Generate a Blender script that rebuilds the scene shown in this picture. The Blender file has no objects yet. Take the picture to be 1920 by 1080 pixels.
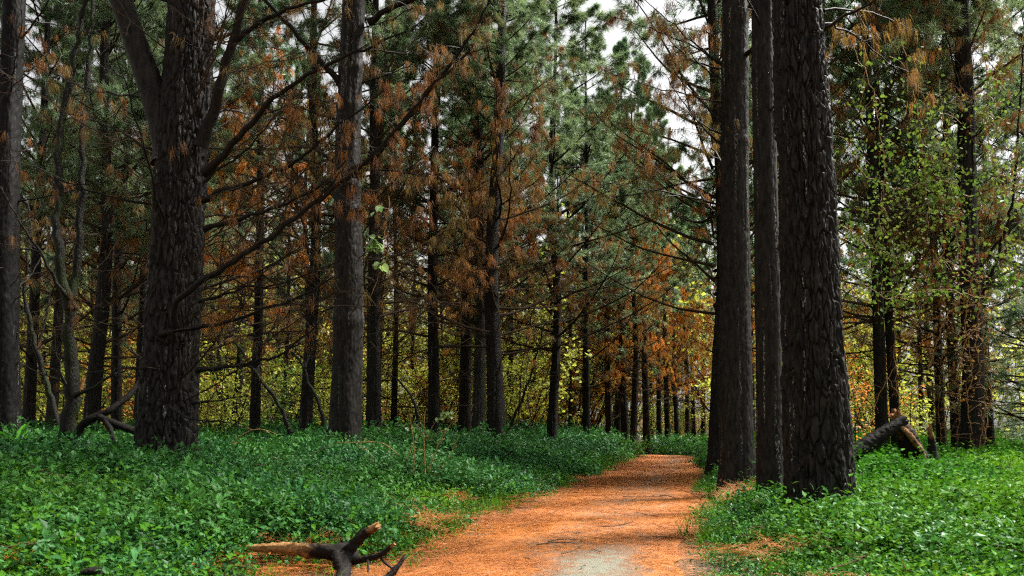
import bpy, math, random
import numpy as np

# ------------------------------------------------------------------ camera, sky, sun, exposure
SC = bpy.context.scene
COL = SC.collection
R = math.radians
FPX, CAM_H, PITCH, SHIFT = 1500.0, 1.0, R(4.0), 170.0      # survey of the photograph: focal length and shift in its pixels

cam = bpy.data.cameras.new('camera')
cam.lens = FPX / 1920 * 36
cam.sensor_width = 36
cam.shift_y = SHIFT / 1920
cam.clip_start, cam.clip_end = 0.05, 3000
cam.dof.use_dof = True
cam.dof.focus_distance = 13.0
cam.dof.aperture_fstop = 5.0
camo = bpy.data.objects.new('camera', cam)
COL.objects.link(camo)
camo.location = (0, 0, CAM_H)
camo.rotation_euler = (R(90) + PITCH, 0, 0)
SC.camera = camo

SUN_EL, SUN_AZ = R(54), R(66)          # azimuth from +Y towards +X
world = bpy.data.worlds.new('World')
SC.world = world
world.use_nodes = True
nt = world.node_tree
nt.nodes.clear()
sky = nt.nodes.new('ShaderNodeTexSky')
sky.sky_type = 'NISHITA'
sky.sun_disc = False
sky.sun_elevation, sky.sun_rotation = SUN_EL, SUN_AZ
sky.dust_density, sky.air_density, sky.ozone_density = 4.0, 1.0, 1.0
hs = nt.nodes.new('ShaderNodeHueSaturation')         # an overcast sky: cloud takes the blue out of it
hs.inputs['Saturation'].default_value = 0.062
bg = nt.nodes.new('ShaderNodeBackground')
bg.inputs['Strength'].default_value = 0.062
wo = nt.nodes.new('ShaderNodeOutputWorld')
nt.links.new(sky.outputs[0], hs.inputs['Color'])
nt.links.new(hs.outputs[0], bg.inputs['Color'])
nt.links.new(bg.outputs[0], wo.inputs['Surface'])

sl = bpy.data.lights.new('sun', 'SUN')
sl.energy, sl.angle, sl.color = 4.4, R(13), (1.0, 0.96, 0.9)
so = bpy.data.objects.new('sun', sl)
COL.objects.link(so)
so.rotation_euler = (R(90) - SUN_EL, 0, -SUN_AZ + math.pi)
so.location = (10, 8, 30)
from mathutils import Vector
sd = Vector((math.cos(SUN_EL) * math.sin(SUN_AZ), math.cos(SUN_EL) * math.cos(SUN_AZ), math.sin(SUN_EL)))
so.rotation_euler = sd.to_track_quat('Z', 'Y').to_euler()

vs = SC.view_settings
vs.view_transform, vs.look, vs.gamma, vs.exposure = 'Standard', 'None', 1.0, 1.95
vs.use_curve_mapping = False
SC.render.film_transparent = False
cy = SC.cycles
cy.max_bounces, cy.diffuse_bounces, cy.glossy_bounces, cy.transmission_bounces, cy.transparent_max_bounces = 6, 5, 1, 5, 2
cy.debug_use_spatial_splits = True
cy.use_adaptive_sampling, cy.adaptive_threshold, cy.adaptive_min_samples = True, .03, 32
cy.use_denoising = False
cy.sample_clamp_indirect = 4.0
cy.caustics_reflective = cy.caustics_refractive = False
cy.pixel_filter_type = 'BLACKMAN_HARRIS'
cy.filter_width = 1.3

# ------------------------------------------------------------------ numeric helpers
RNG = np.random.default_rng(7)
_T = np.random.default_rng(11).random((64, 64, 64))


def vnoise(x, y, z=0.0, s=1.0):
    """smooth lattice noise 0..1"""
    x, y, z = np.broadcast_arrays(np.asarray(x, float) * s, np.asarray(y, float) * s, np.asarray(z, float) * s)
    x, y, z = x + 500, y + 500, z + 500
    xi, yi, zi = np.floor(x).astype(int), np.floor(y).astype(int), np.floor(z).astype(int)
    fx, fy, fz = x - xi, y - yi, z - zi
    fx, fy, fz = fx * fx * (3 - 2 * fx), fy * fy * (3 - 2 * fy), fz * fz * (3 - 2 * fz)
    r = 0
    for a in (0, 1):
        for b in (0, 1):
            for c in (0, 1):
                w = (fx if a else 1 - fx) * (fy if b else 1 - fy) * (fz if c else 1 - fz)
                r = r + w * _T[(xi + a) % 64, (yi + b) % 64, (zi + c) % 64]
    return r


def sstep(a, b, x):
    t = np.clip((np.asarray(x, float) - a) / (b - a), 0, 1)
    return t * t * (3 - 2 * t)


def unit(v):
    return v / np.maximum(np.linalg.norm(v, axis=-1, keepdims=True), 1e-9)


def P(px, py, d):
    """world point that the survey of the photograph puts at (px, py), d metres ahead"""
    v = 540 - py + SHIFT
    ray = np.array([px - 960, FPX * math.cos(PITCH) - v * math.sin(PITCH), FPX * math.sin(PITCH) + v * math.cos(PITCH)])
    return np.array([0, 0, CAM_H]) + ray * (d / ray[1])


def X_at(px, d):
    return P(px, 815, d)[0]


def path_c(y):
    return 0.28 + (np.asarray(y, float) - 5.66) * 0.2245


def lateral(x, y):
    return (np.asarray(x, float) - path_c(y)) * 0.976


def ground_z(x, y):
    u = lateral(x, y)
    wob = (vnoise(x, y, 3, .35) - .5) * .16 + (vnoise(x, y, 9, .9) - .5) * .05
    left = .42 * sstep(1.5, 5.2, -u) + .05 * sstep(5.2, 10.5, -u)
    right = .06 * sstep(1.0, 2.0, u) + .22 * sstep(5, 12, u)
    return left + right + wob * sstep(1.0, 2.6, np.abs(u))


class MB:
    """collects tubes, needles and leaves; build() makes ONE mesh"""
    def __init__(s):
        s.V, s.F3, s.F4, s.t, s.m3, s.m4, s.n = [], [], [], [], [], [], 0

    def add(s, V, F, tint=.5, mat=0):
        V = np.asarray(V, float).reshape(-1, 3)
        F = np.asarray(F, int)
        if not len(V) or not len(F):
            return
        s.V.append(V)
        s.t.append(np.broadcast_to(np.asarray(tint, float), (len(V),)))
        (s.F3 if F.shape[1] == 3 else s.F4).append(F + s.n)
        (s.m3 if F.shape[1] == 3 else s.m4).append(np.full(len(F), mat, int))
        s.n += len(V)

    def mesh(s, name, mats, smooth=False):
        me = bpy.data.meshes.new(name)
        V = np.concatenate(s.V)
        F3 = np.concatenate(s.F3) if s.F3 else np.zeros((0, 3), int)
        F4 = np.concatenate(s.F4) if s.F4 else np.zeros((0, 4), int)
        nl = F3.size + F4.size
        nf = len(F3) + len(F4)
        me.vertices.add(len(V))
        me.loops.add(nl)
        me.polygons.add(nf)
        me.vertices.foreach_set('co', V.astype(np.float32).ravel())
        me.loops.foreach_set('vertex_index', np.concatenate([F3.ravel(), F4.ravel()]).astype(np.int32))
        me.polygons.foreach_set('loop_start', np.concatenate([np.arange(len(F3)) * 3, F3.size + np.arange(len(F4)) * 4]).astype(np.int32))
        mi = np.concatenate([np.concatenate(s.m3) if s.m3 else np.zeros(0, int), np.concatenate(s.m4) if s.m4 else np.zeros(0, int)])
        me.polygons.foreach_set('material_index', mi.astype(np.int32))
        me.polygons.foreach_set('use_smooth', np.full(nf, smooth))
        at = me.attributes.new('tint', 'FLOAT', 'POINT')
        at.data.foreach_set('value', np.concatenate(s.t).astype(np.float32))
        for m in (mats if isinstance(mats, (list, tuple)) else [mats]):
            me.materials.append(m)
        me.update(calc_edges=True)
        return me

    def build(s, name, mats, parent=None, smooth=False):
        return link(name, s.mesh(name, mats, smooth), parent)


def link(name, me, parent=None):
    o = bpy.data.objects.new(name, me)
    COL.objects.link(o)
    if parent is not None:
        o.parent = parent
    return o


def tag(o, label=None, cat=None, group=None, kind=None):
    for k, v in (('label', label), ('category', cat), ('group', group), ('kind', kind)):
        if v:
            o[k] = v
    return o


def empty(name, loc, rz=0.0):
    o = bpy.data.objects.new(name, None)
    COL.objects.link(o)
    o.location = tuple(float(v) for v in loc)
    o.rotation_euler = (0, 0, rz)
    o.empty_display_size = .3
    return o


def tubes(pts, rad, sides=3, cap=False):
    """a batch of tubes: pts (n,m,3), rad (n,m) -> verts, quads"""
    pts, rad = np.asarray(pts, float), np.asarray(rad, float)
    n, m, _ = pts.shape
    tan = unit(np.gradient(pts, axis=1))
    mean = unit(pts[:, -1] - pts[:, 0])
    ref = np.where(np.abs(mean[:, 2:3]) > .8, np.array([[1., 0, 0]]), np.array([[0., 0, 1]]))[:, None, :]
    a = unit(np.cross(tan, ref))
    b = np.cross(tan, a)
    th = np.arange(sides) / sides * 2 * np.pi
    ring = a[:, :, None, :] * np.cos(th)[None, None, :, None] + b[:, :, None, :] * np.sin(th)[None, None, :, None]
    V = pts[:, :, None, :] + ring * rad[:, :, None, None]
    i = np.arange(n)[:, None, None] * m * sides
    j = np.arange(m - 1)[None, :, None] * sides
    k = np.arange(sides)[None, None, :]
    k2 = (k + 1) % sides
    F = np.stack(np.broadcast_arrays(i + j + k, i + j + k2, i + j + sides + k2, i + j + sides + k), -1).reshape(-1, 4)
    return V.reshape(-1, 3), F


def disc_cap(center, ring0, sides):
    return [[ring0 + k, ring0 + (k + 1) % sides, center] for k in range(sides)]


def grow(rng, o, az, el, L, nseg=8, up=.3, wob=.09):
    """a batch of branch axes: (n,nseg+1,3)"""
    n = len(az)
    d = np.stack([np.cos(el) * np.cos(az), np.cos(el) * np.sin(az), np.sin(el)], -1)
    up = np.broadcast_to(np.asarray(up, float), (n,))
    p = [np.array(o, float)]
    for i in range(nseg):
        d = d + rng.normal(0, wob, (n, 3))
        d[:, 2] += up / nseg
        d = unit(d)
        p.append(p[-1] + d * (np.asarray(L)[:, None] / nseg))
    return np.stack(p, 1)


def twigs_on(rng, axes, L, per, ratio, nseg=3, t0=.25, droop=-.12, spread=.9):
    """side shoots along a batch of axes: (n*per, nseg+1, 3), lengths, index of the parent"""
    n, m, _ = axes.shape
    idx = np.repeat(np.arange(n), per)
    t = t0 + (1 - t0) * rng.random(n * per) ** .8
    f = t * (m - 1)
    i = np.minimum(f.astype(int), m - 2)
    fr = (f - i)[:, None]
    a, b = axes[idx, i], axes[idx, i + 1]
    o = a + (b - a) * fr
    tan = unit(b - a)
    lat = unit(rng.normal(0, 1, (n * per, 3)) * np.array([1, 1, .6]))
    d = unit(tan * rng.uniform(.25, .9, (n * per, 1)) + lat * spread)
    ln = np.asarray(L)[idx] * ratio * (1.15 - .8 * t) * rng.uniform(.5, 1.1, n * per)
    p = [o]
    for k in range(nseg):
        d = d + rng.normal(0, .14, d.shape)
        d[:, 2] += droop / nseg
        d = unit(d)
        p.append(p[-1] + d * (ln[:, None] / nseg))
    return np.stack(p, 1), ln, idx


def needles(rng, pos, dirs, per, length, width, mode, jitter=.03):
    """pine needles, one slim triangle each"""
    k = len(pos)
    p = np.repeat(pos, per, 0) + rng.normal(0, jitter, (k * per, 3))
    d = np.repeat(dirs, per, 0)
    q = rng.normal(0, 1, (k * per, 3))
    if mode == 'droop':
        d = d * .28 + q * .17 + np.array([0, 0, -1.0])
    elif mode == 'brush':
        d = d * .65 + q * .50 + np.array([0, 0, -.28])
    else:
        d = d * .3 + q * .7
    d = unit(d)
    L = rng.uniform(length * .65, length * 1.2, (k * per, 1))
    side = unit(np.cross(d, rng.normal(0, 1, d.shape))) * (width / 2)
    V = np.stack([p - side, p + side, p + d * L], 1).reshape(-1, 3)
    F = np.arange(k * per * 3).reshape(-1, 3)
    return V, F


def along(rng, pts, per, t0=.2):
    """random points on polylines with their directions"""
    n, m, _ = pts.shape
    f = (t0 + (1 - t0) * rng.random((n, per))) * (m - 1)
    i = np.minimum(f.astype(int), m - 2)
    ii = np.arange(n)[:, None]
    a, b = pts[ii, i], pts[ii, i + 1]
    return (a + (b - a) * (f - i)[..., None]).reshape(-1, 3), unit(b - a).reshape(-1, 3)


# ------------------------------------------------------------------ materials
def new_mat(name):
    m = bpy.data.materials.new(name)
    m.use_nodes = True
    n = m.node_tree.nodes
    n.clear()
    return m, n, m.node_tree.links


def N(nodes, typ, **kw):
    x = nodes.new(typ)
    for k, v in kw.items():
        if hasattr(x, k):
            setattr(x, k, v)
        else:
            x.inputs[k].default_value = v
    return x


def mixc(nodes, links, fac, a, b, blend='MIX'):
    x = nodes.new('ShaderNodeMix')
    x.data_type = 'RGBA'
    x.blend_type = blend
    for sock, v in ((x.inputs[0], fac), (x.inputs[6], a), (x.inputs[7], b)):
        if isinstance(v, bpy.types.NodeSocket):
            links.new(v, sock)
        else:
            sock.default_value = v if not isinstance(v, tuple) or len(v) == 4 else (*v, 1)
    return x.outputs[2]


def ramp(nodes, links, src, p0, p1, c0=(0, 0, 0), c1=(1, 1, 1)):
    r = nodes.new('ShaderNodeValToRGB')
    r.color_ramp.elements[0].position, r.color_ramp.elements[1].position = p0, p1
    r.color_ramp.elements[0].color, r.color_ramp.elements[1].color = (*c0, 1), (*c1, 1)
    links.new(src, r.inputs[0])
    return r.outputs[0]


def noise(nodes, links, vec, scale, detail=3, rough=.55):
    x = N(nodes, 'ShaderNodeTexNoise')
    x.inputs['Scale'].default_value, x.inputs['Detail'].default_value, x.inputs['Roughness'].default_value = scale, detail, rough
    if vec is not None:
        links.new(vec, x.inputs['Vector'])
    return x.outputs[0]


def attr(nodes, name, typ='GEOMETRY'):
    x = nodes.new('ShaderNodeAttribute')
    x.attribute_name, x.attribute_type = name, typ
    return x.outputs['Fac']


def stretched(nodes, links, sx, sy, sz, which='Object'):
    tc = nodes.new('ShaderNodeTexCoord')
    mp = nodes.new('ShaderNodeMapping')
    mp.inputs['Scale'].default_value = (sx, sy, sz)
    links.new(tc.outputs[which], mp.inputs[0])
    return mp.outputs[0]


def leaf_mat(name, a, b, c=None, trans=.3, rough=.45, spec=.4, inst=False, world_var=0.0, trans_tint=1.0):
    """foliage: colour from a to b by each piece's own tint, towards c by a slow drift over the place"""
    m, n, l = new_mat(name)
    col = mixc(n, l, attr(n, 'tint'), a, b)
    if inst and c:
        col = mixc(n, l, attr(n, 'drift', 'INSTANCER'), col, c)
    elif c:
        geo = n.new('ShaderNodeNewGeometry')
        col = mixc(n, l, ramp(n, l, noise(n, l, geo.outputs['Position'], world_var or .3, 2), .4, .65), col, c)
    p = N(n, 'ShaderNodeBsdfPrincipled')
    p.inputs['Roughness'].default_value = rough
    p.inputs['Specular IOR Level'].default_value = spec
    l.new(col, p.inputs['Base Color'])
    t = n.new('ShaderNodeBsdfTranslucent')
    l.new(mixc(n, l, 1.0, col, (trans_tint, trans_tint, trans_tint * .7), 'MULTIPLY'), t.inputs[0])
    mx = n.new('ShaderNodeMixShader')
    mx.inputs[0].default_value = trans
    l.new(p.outputs[0], mx.inputs[1])
    l.new(t.outputs[0], mx.inputs[2])
    o = n.new('ShaderNodeOutputMaterial')
    l.new(mx.outputs[0], o.inputs[0])
    return m


def bark_mat(name, dark, light, pale=.0, pale_col=(.42, .42, .40), moss=None, bump=.6, scale=1.0, rough=.62):
    m, n, l = new_mat(name)
    v2 = stretched(n, l, 22 * scale, 22 * scale, 6 * scale)
    n2 = noise(n, l, v2, 1.0, 3, .65)
    col = mixc(n, l, ramp(n, l, n2, .32, .72), dark, tuple(x * 1.15 for x in light))
    if moss:
        mo = ramp(n, l, noise(n, l, stretched(n, l, 3, 3, 1.2), 1.0, 2), .5, .62)
        col = mixc(n, l, mo, col, moss)
    if pale > 0:                                     # pale resin and lichen flecks in vertical runs
        runs = ramp(n, l, noise(n, l, stretched(n, l, 16, 16, .55), 1.0, 1), .655 - pale * .035, .72)
        fl = ramp(n, l, noise(n, l, stretched(n, l, 90, 90, 34), 1.0, 0), .58 - pale * .06, .64)
        mu = n.new('ShaderNodeMath')
        mu.operation = 'MULTIPLY'
        l.new(runs, mu.inputs[0])
        l.new(fl, mu.inputs[1])
        col = mixc(n, l, mu.outputs[0], col, pale_col)
    p = N(n, 'ShaderNodeBsdfPrincipled')
    p.inputs['Roughness'].default_value = rough
    p.inputs['Specular IOR Level'].default_value = .10
    l.new(col, p.inputs['Base Color'])
    bp = n.new('ShaderNodeBump')
    bp.inputs['Distance'].default_value = .03
    if bump >= .5:                                   # bark too far off to carve: furrows as relief
        vor = n.new('ShaderNodeTexVoronoi')
        vor.feature = 'F1'
        l.new(stretched(n, l, 15 * scale, 15 * scale, 4.2 * scale), vor.inputs['Vector'])
        bp.inputs['Strength'].default_value = bump
        bp.invert = True
        l.new(vor.outputs[0], bp.inputs['Height'])
    else:
        bp.inputs['Strength'].default_value = .4
        bp.inputs['Distance'].default_value = .010
        l.new(n2, bp.inputs['Height'])
    l.new(bp.outputs[0], p.inputs['Normal'])
    o = n.new('ShaderNodeOutputMaterial')
    l.new(p.outputs[0], o.inputs[0])
    return m


def twig_mat(name, dark, light):
    m, n, l = new_mat(name)
    d = n.new('ShaderNodeBsdfDiffuse')
    oi = n.new('ShaderNodeObjectInfo')
    l.new(mixc(n, l, oi.outputs['Random'], dark, light), d.inputs[0])
    o = n.new('ShaderNodeOutputMaterial')
    l.new(d.outputs[0], o.inputs[0])
    return m


M = {}
M['bark'] = bark_mat('dark_wet_bark', (.0034, .0029, .0025), (.0250, .0215, .0185), pale=.5, pale_col=(.22, .22, .21), bump=.25)
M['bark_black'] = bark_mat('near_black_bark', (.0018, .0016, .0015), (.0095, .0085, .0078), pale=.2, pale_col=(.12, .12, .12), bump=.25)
M['bark_far'] = bark_mat('dark_pine_bark', (.0045, .0038, .0031), (.0240, .0200, .0160), pale=.3, pale_col=(.16, .16, .15), bump=.9)
M['bark_pale'] = bark_mat('grey_lichen_bark', (.014, .013, .011), (.050, .047, .041), pale=1.6, pale_col=(.25, .25, .23), bump=.8)
M['bark_brown'] = bark_mat('brown_pine_bark', (.010, .0075, .006), (.030, .022, .017), pale=.3, pale_col=(.18, .17, .15), bump=.9)
M['bark_moss'] = bark_mat('mossy_bark', (.006, .0055, .0045), (.015, .0135, .010), moss=(.016, .024, .007), bump=.5)
M['twig'] = twig_mat('dead_twig_bark', (.026, .019, .014), (.062, .045, .033))
M['branch'] = bark_mat('dark_branch_bark', (.0045, .0038, .0034), (.016, .0125, .0102), bump=.4, scale=2)
M['n_brown'] = leaf_mat('dead_needles', (.095, .040, .017), (.37, .145, .048), (.19, .135, .045), trans=.5, rough=.6, spec=.25, world_var=.5)
M['n_orange'] = leaf_mat('bright_dead_needles', (.32, .10, .020), (.74, .26, .050), (.50, .26, .06), trans=.5, rough=.6, spec=.2, world_var=.5)
M['n_green'] = leaf_mat('green_needles', (.045, .085, .045), (.150, .230, .130), (.15, .20, .11), trans=.5, rough=.45, spec=.4, world_var=.35)
M['n_pale'] = leaf_mat('pale_blue_green_needles', (.070, .155, .095), (.19, .31, .20), (.17, .28, .13), trans=.35, rough=.45, spec=.4, world_var=.35)
M['leaf_yellow'] = leaf_mat('yellow_green_leaves', (.20, .25, .025), (.62, .64, .10), (.42, .44, .12), trans=.6, rough=.5, spec=.3, world_var=.4)
M['leaf_olive'] = leaf_mat('olive_leaves', (.14, .17, .03), (.40, .40, .08), (.38, .24, .06), trans=.55, rough=.5, spec=.3, world_var=.3)
M['leaf_dull'] = leaf_mat('dull_green_leaves', (.070, .105, .060), (.20, .25, .13), (.20, .16, .08), trans=.5, rough=.5, spec=.3, world_var=.2)
M['leaf_vine'] = leaf_mat('vine_leaves', (.045, .105, .018), (.115, .195, .032), (.13, .17, .04), trans=.42, rough=.6, spec=.06, world_var=.8)
M['leaf_sprig'] = leaf_mat('pale_sprig_leaves', (.12, .22, .07), (.28, .38, .18), trans=.4, rough=.35, spec=.5)
M['cover_cool'] = leaf_mat('cool_ground_cover_leaves', (.008, .042, .013), (.046, .160, .046), (.085, .24, .020), trans=.24, rough=.42, spec=.10, inst=True)  # cooler green: leaf variety, with the dimmer left side's light coloured in
M['cover_warm'] = leaf_mat('warm_lit_ground_cover_leaves', (.010, .050, .007), (.052, .180, .011), (.13, .25, .010), trans=.30, rough=.5, spec=.03, inst=True)  # warmer green: leaf variety, with the brighter right side's light coloured in
M['litter'] = leaf_mat('fallen_needles', (.16, .050, .010), (.54, .190, .030), (.30, .10, .024), trans=.1, rough=.55, spec=.25, inst=True)
M['stalk'] = leaf_mat('dry_stalk', (.20, .10, .035), (.36, .20, .075), trans=.0, rough=.6, spec=.2)


def soil_mat():
    m, n, l = new_mat('needle_strewn_soil')
    g = n.new('ShaderNodeNewGeometry')
    pos = g.outputs['Position']
    c = mixc(n, l, ramp(n, l, noise(n, l, pos, 1.3, 5), .4, .62), (.040, .030, .016), (.16, .065, .022))
    c = mixc(n, l, ramp(n, l, noise(n, l, pos, 24, 3), .45, .65), c, (.070, .040, .018))
    far = n.new('ShaderNodeSeparateXYZ')
    l.new(pos, far.inputs[0])
    p = N(n, 'ShaderNodeBsdfPrincipled')
    p.inputs['Roughness'].default_value = .9
    c = mixc(n, l, attr(n, 'tint'), c, (.20, .24, .075))       # the open grass field beyond the wood
    l.new(c, p.inputs['Base Color'])
    b = n.new('ShaderNodeBump')
    b.inputs['Distance'].default_value = .03
    l.new(noise(n, l, pos, 30, 4), b.inputs['Height'])
    l.new(b.outputs[0], p.inputs['Normal'])
    o = n.new('ShaderNodeOutputMaterial')
    l.new(p.outputs[0], o.inputs[0])
    return m


def path_mat():
    m, n, l = new_mat('needle_covered_gravel')
    g = n.new('ShaderNodeNewGeometry')
    pos = g.outputs['Position']
    mp = n.new('ShaderNodeMapping')
    mp.inputs['Rotation'].default_value = (0, 0, R(10))
    mp.inputs['Scale'].default_value = (18, 70, 30)
    l.new(pos, mp.inputs[0])
    fine = noise(n, l, mp.outputs[0], 1.0, 4, .7)
    mp2 = n.new('ShaderNodeMapping')
    mp2.inputs['Rotation'].default_value = (0, 0, R(-50))
    mp2.inputs['Scale'].default_value = (22, 85, 30)
    l.new(pos, mp2.inputs[0])
    fine2 = noise(n, l, mp2.outputs[0], 1.0, 4, .7)
    org = mixc(n, l, ramp(n, l, fine, .36, .62), (.15, .046, .009), (.48, .165, .028))
    org = mixc(n, l, ramp(n, l, fine2, .42, .66), org, (.40, .130, .026))
    brown = mixc(n, l, ramp(n, l, noise(n, l, pos, 60, 4, .7), .35, .65), (.062, .038, .023), (.21, .115, .060))
    speck = noise(n, l, pos, 130, 3, .7)
    gravel = mixc(n, l, ramp(n, l, speck, .36, .60), (.045, .045, .034), (.20, .195, .14))
    worn = n.new('ShaderNodeMath')
    worn.operation = 'ADD'
    wa = n.new('ShaderNodeMath')
    wa.operation = 'MULTIPLY_ADD'
    l.new(noise(n, l, pos, 9, 5, .7), wa.inputs[0])
    wa.inputs[1].default_value = 1.7
    wa.inputs[2].default_value = -.88
    l.new(attr(n, 'tint'), worn.inputs[0])
    l.new(wa.outputs[0], worn.inputs[1])
    c = mixc(n, l, ramp(n, l, worn.outputs[0], .10, .38), org, brown)
    c = mixc(n, l, ramp(n, l, worn.outputs[0], .52, .78), c, gravel)
    p = N(n, 'ShaderNodeBsdfPrincipled')
    p.inputs['Roughness'].default_value = .8
    p.inputs['Specular IOR Level'].default_value = .25
    l.new(c, p.inputs['Base Color'])
    b = n.new('ShaderNodeBump')
    b.inputs['Distance'].default_value = .012
    b.inputs['Strength'].default_value = .8
    ad = n.new('ShaderNodeMath')
    l.new(fine, ad.inputs[0])
    l.new(speck, ad.inputs[1])
    l.new(ad.outputs[0], b.inputs['Height'])
    l.new(b.outputs[0], p.inputs['Normal'])
    o = n.new('ShaderNodeOutputMaterial')
    l.new(p.outputs[0], o.inputs[0])
    return m


def wood_mat(name, char, wood, bias=.5, scale=1.0):
    """weathered timber: split tan wood showing through a charred, rotten skin"""
    m, n, l = new_mat(name)
    v = stretched(n, l, 7 * scale, 7 * scale, 7 * scale)
    grain = noise(n, l, stretched(n, l, 8 * scale, 70 * scale, 70 * scale), 1.0, 4, .6)
    w = mixc(n, l, ramp(n, l, grain, .3, .7), tuple(x * .45 for x in wood), wood)
    k = n.new('ShaderNodeMath')
    k.operation = 'MULTIPLY_ADD'
    l.new(noise(n, l, v, 1.0, 5, .65), k.inputs[0])
    k.inputs[1].default_value = .8
    l.new(attr(n, 'tint'), k.inputs[2])
    c = mixc(n, l, ramp(n, l, k.outputs[0], .82 - .1 * bias, .98 - .1 * bias), char, w)
    p = N(n, 'ShaderNodeBsdfPrincipled')
    p.inputs['Roughness'].default_value = .75
    p.inputs['Specular IOR Level'].default_value = .12
    l.new(c, p.inputs['Base Color'])
    b = n.new('ShaderNodeBump')
    b.inputs['Distance'].default_value = .012
    l.new(grain, b.inputs['Height'])
    l.new(b.outputs[0], p.inputs['Normal'])
    o = n.new('ShaderNodeOutputMaterial')
    l.new(p.outputs[0], o.inputs[0])
    return m


M['soil'], M['path'] = soil_mat(), path_mat()
M['charred'] = wood_mat('charred_split_wood', (.012, .0095, .008), (.42, .22, .085))
M['rotten'] = wood_mat('rotten_stump_wood', (.007, .0055, .004), (.34, .16, .06), bias=.8)
M['stone'] = wood_mat('pale_post', (.55, .53, .47), (.75, .72, .64), bias=1.5)

# ------------------------------------------------------------------ the setting: ground and path
def axis(a, b, near, far, c0, c1):
    """grid lines, fine between c0 and c1 and wide outside"""
    inner = np.arange(c0, c1 + 1e-6, near)
    lo, hi, s = [], [], near
    v = c0
    while v > a:
        s *= 1.25
        v -= min(s, far)
        lo.append(max(v, a))
    v, s = c1, near
    while v < b:
        s *= 1.25
        v += min(s, far)
        hi.append(min(v, b))
    return np.array(lo[::-1] + list(inner) + hi)


gx, gy = axis(-900, 900, .3, 90, -22, 26), axis(-60, 1500, .3, 90, -4, 48)
GX, GY = np.meshgrid(gx, gy)
GZ = ground_z(GX, GY) * (1 - .6 * sstep(60, 140, GY))
mb = MB()
ny, nx_ = GX.shape
ii = np.arange(ny - 1)[:, None] * nx_ + np.arange(nx_ - 1)[None, :]
field = np.clip(sstep(62, 80, GY) + sstep(24, 32, GX) + sstep(40, 60, -GX), 0, 1)
mb.add(np.stack([GX, GY, GZ], -1), np.stack([ii, ii + 1, ii + nx_ + 1, ii + nx_], -1).reshape(-1, 4), field.ravel())
tag(mb.build('ground', M['soil'], smooth=True), 'soil strewn with old needles under the pines', 'ground', kind='structure')

# path centre line: straight away to the right, then bending left behind the bank
ts = np.linspace(-6, 35.0, 206)
cl = [(float(path_c(t)), t) for t in ts]
hd = math.atan2(0.2245, 1.0)
x0, y0 = cl[-1]
for k in range(60):
    hd -= R(2.1)
    x0, y0 = x0 + math.sin(hd) * .2, y0 + math.cos(hd) * .2
    cl.append((x0, y0))
cl = np.array(cl)
tan = unit(np.gradient(cl, axis=0))
nor = np.stack([tan[:, 1], -tan[:, 0]], -1)
arc = np.arange(len(cl)) * .2
wl = 1.05 + (vnoise(arc, 1, 0, .8) - .5) * .35 + (vnoise(arc, 2, 0, 3.0) - .5) * .14
wr = 1.05 + (vnoise(arc, 31, 0, .7) - .5) * .40 + (vnoise(arc, 32, 0, 3.0) - .5) * .14
wr = wr * (1 - .20 * (1 - sstep(6.0, 10.0, cl[:, 1])))
NW = 25
f = np.linspace(-1, 1, NW)
off = np.where(f[None, :] < 0, f[None, :] * wl[:, None], f[None, :] * wr[:, None])
PX = cl[:, 0:1] + nor[:, 0:1] * off
PY = cl[:, 1:2] + nor[:, 1:2] * off
PZ = np.maximum(ground_z(PX, PY), 0) + .012 + (vnoise(PX, PY, 5, 1.6) - .5) * .012 + .012 * (1 - np.abs(f[None, :]) ** 4)


def worn_at(x, y):
    """bare gravel: where the needles have been trodden away"""
    u = lateral(x, y)
    w = 1.35 * np.exp(-(((u - .25) / .40) ** 2 + ((y - 5.9) / 1.5) ** 2))
    w = np.maximum(w, .95 * np.exp(-(((u - .02) / .25) ** 2 + ((y - 11.8) / .9) ** 2)))
    w = np.maximum(w, .85 * np.exp(-(((u - .2) / .35) ** 2 + ((y - 16.8) / 3.0) ** 2)))
    w = np.maximum(w, .85 * np.exp(-(((u - .3) / .5) ** 2 + ((y - 30) / 6.0) ** 2)))
    lane = .95 * np.exp(-((u - .1) / .55) ** 2) * (.25 + .95 * vnoise(x, y, 33, .55))
    return np.maximum(w * .62, np.minimum(lane * .70, .30))


mb = MB()
n1 = len(cl)
ii = np.arange(n1 - 1)[:, None] * NW + np.arange(NW - 1)[None, :]
mb.add(np.stack([PX, PY, PZ], -1), np.stack([ii, ii + 1, ii + NW + 1, ii + NW], -1).reshape(-1, 4), worn_at(PX, PY).ravel())
tag(mb.build('path', M['path'], smooth=True), 'orange needle covered path with worn grey gravel patches', 'path', kind='structure')


def path_gap(x, y):
    """signed distance outside the path's edge (metres, negative on the path)"""
    x, y = np.asarray(x, float), np.asarray(y, float)
    best = np.full(x.shape, 1e9)
    edge = np.zeros(x.shape)
    for k in range(0, n1, 3):
        dx, dy = x - cl[k, 0], y - cl[k, 1]
        dd = dx * dx + dy * dy
        s = dx * nor[k, 0] + dy * nor[k, 1]
        hit = dd < best
        best = np.where(hit, dd, best)
        edge = np.where(hit, np.where(s < 0, wl[k], wr[k]), edge)
    return np.sqrt(best) - edge


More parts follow.
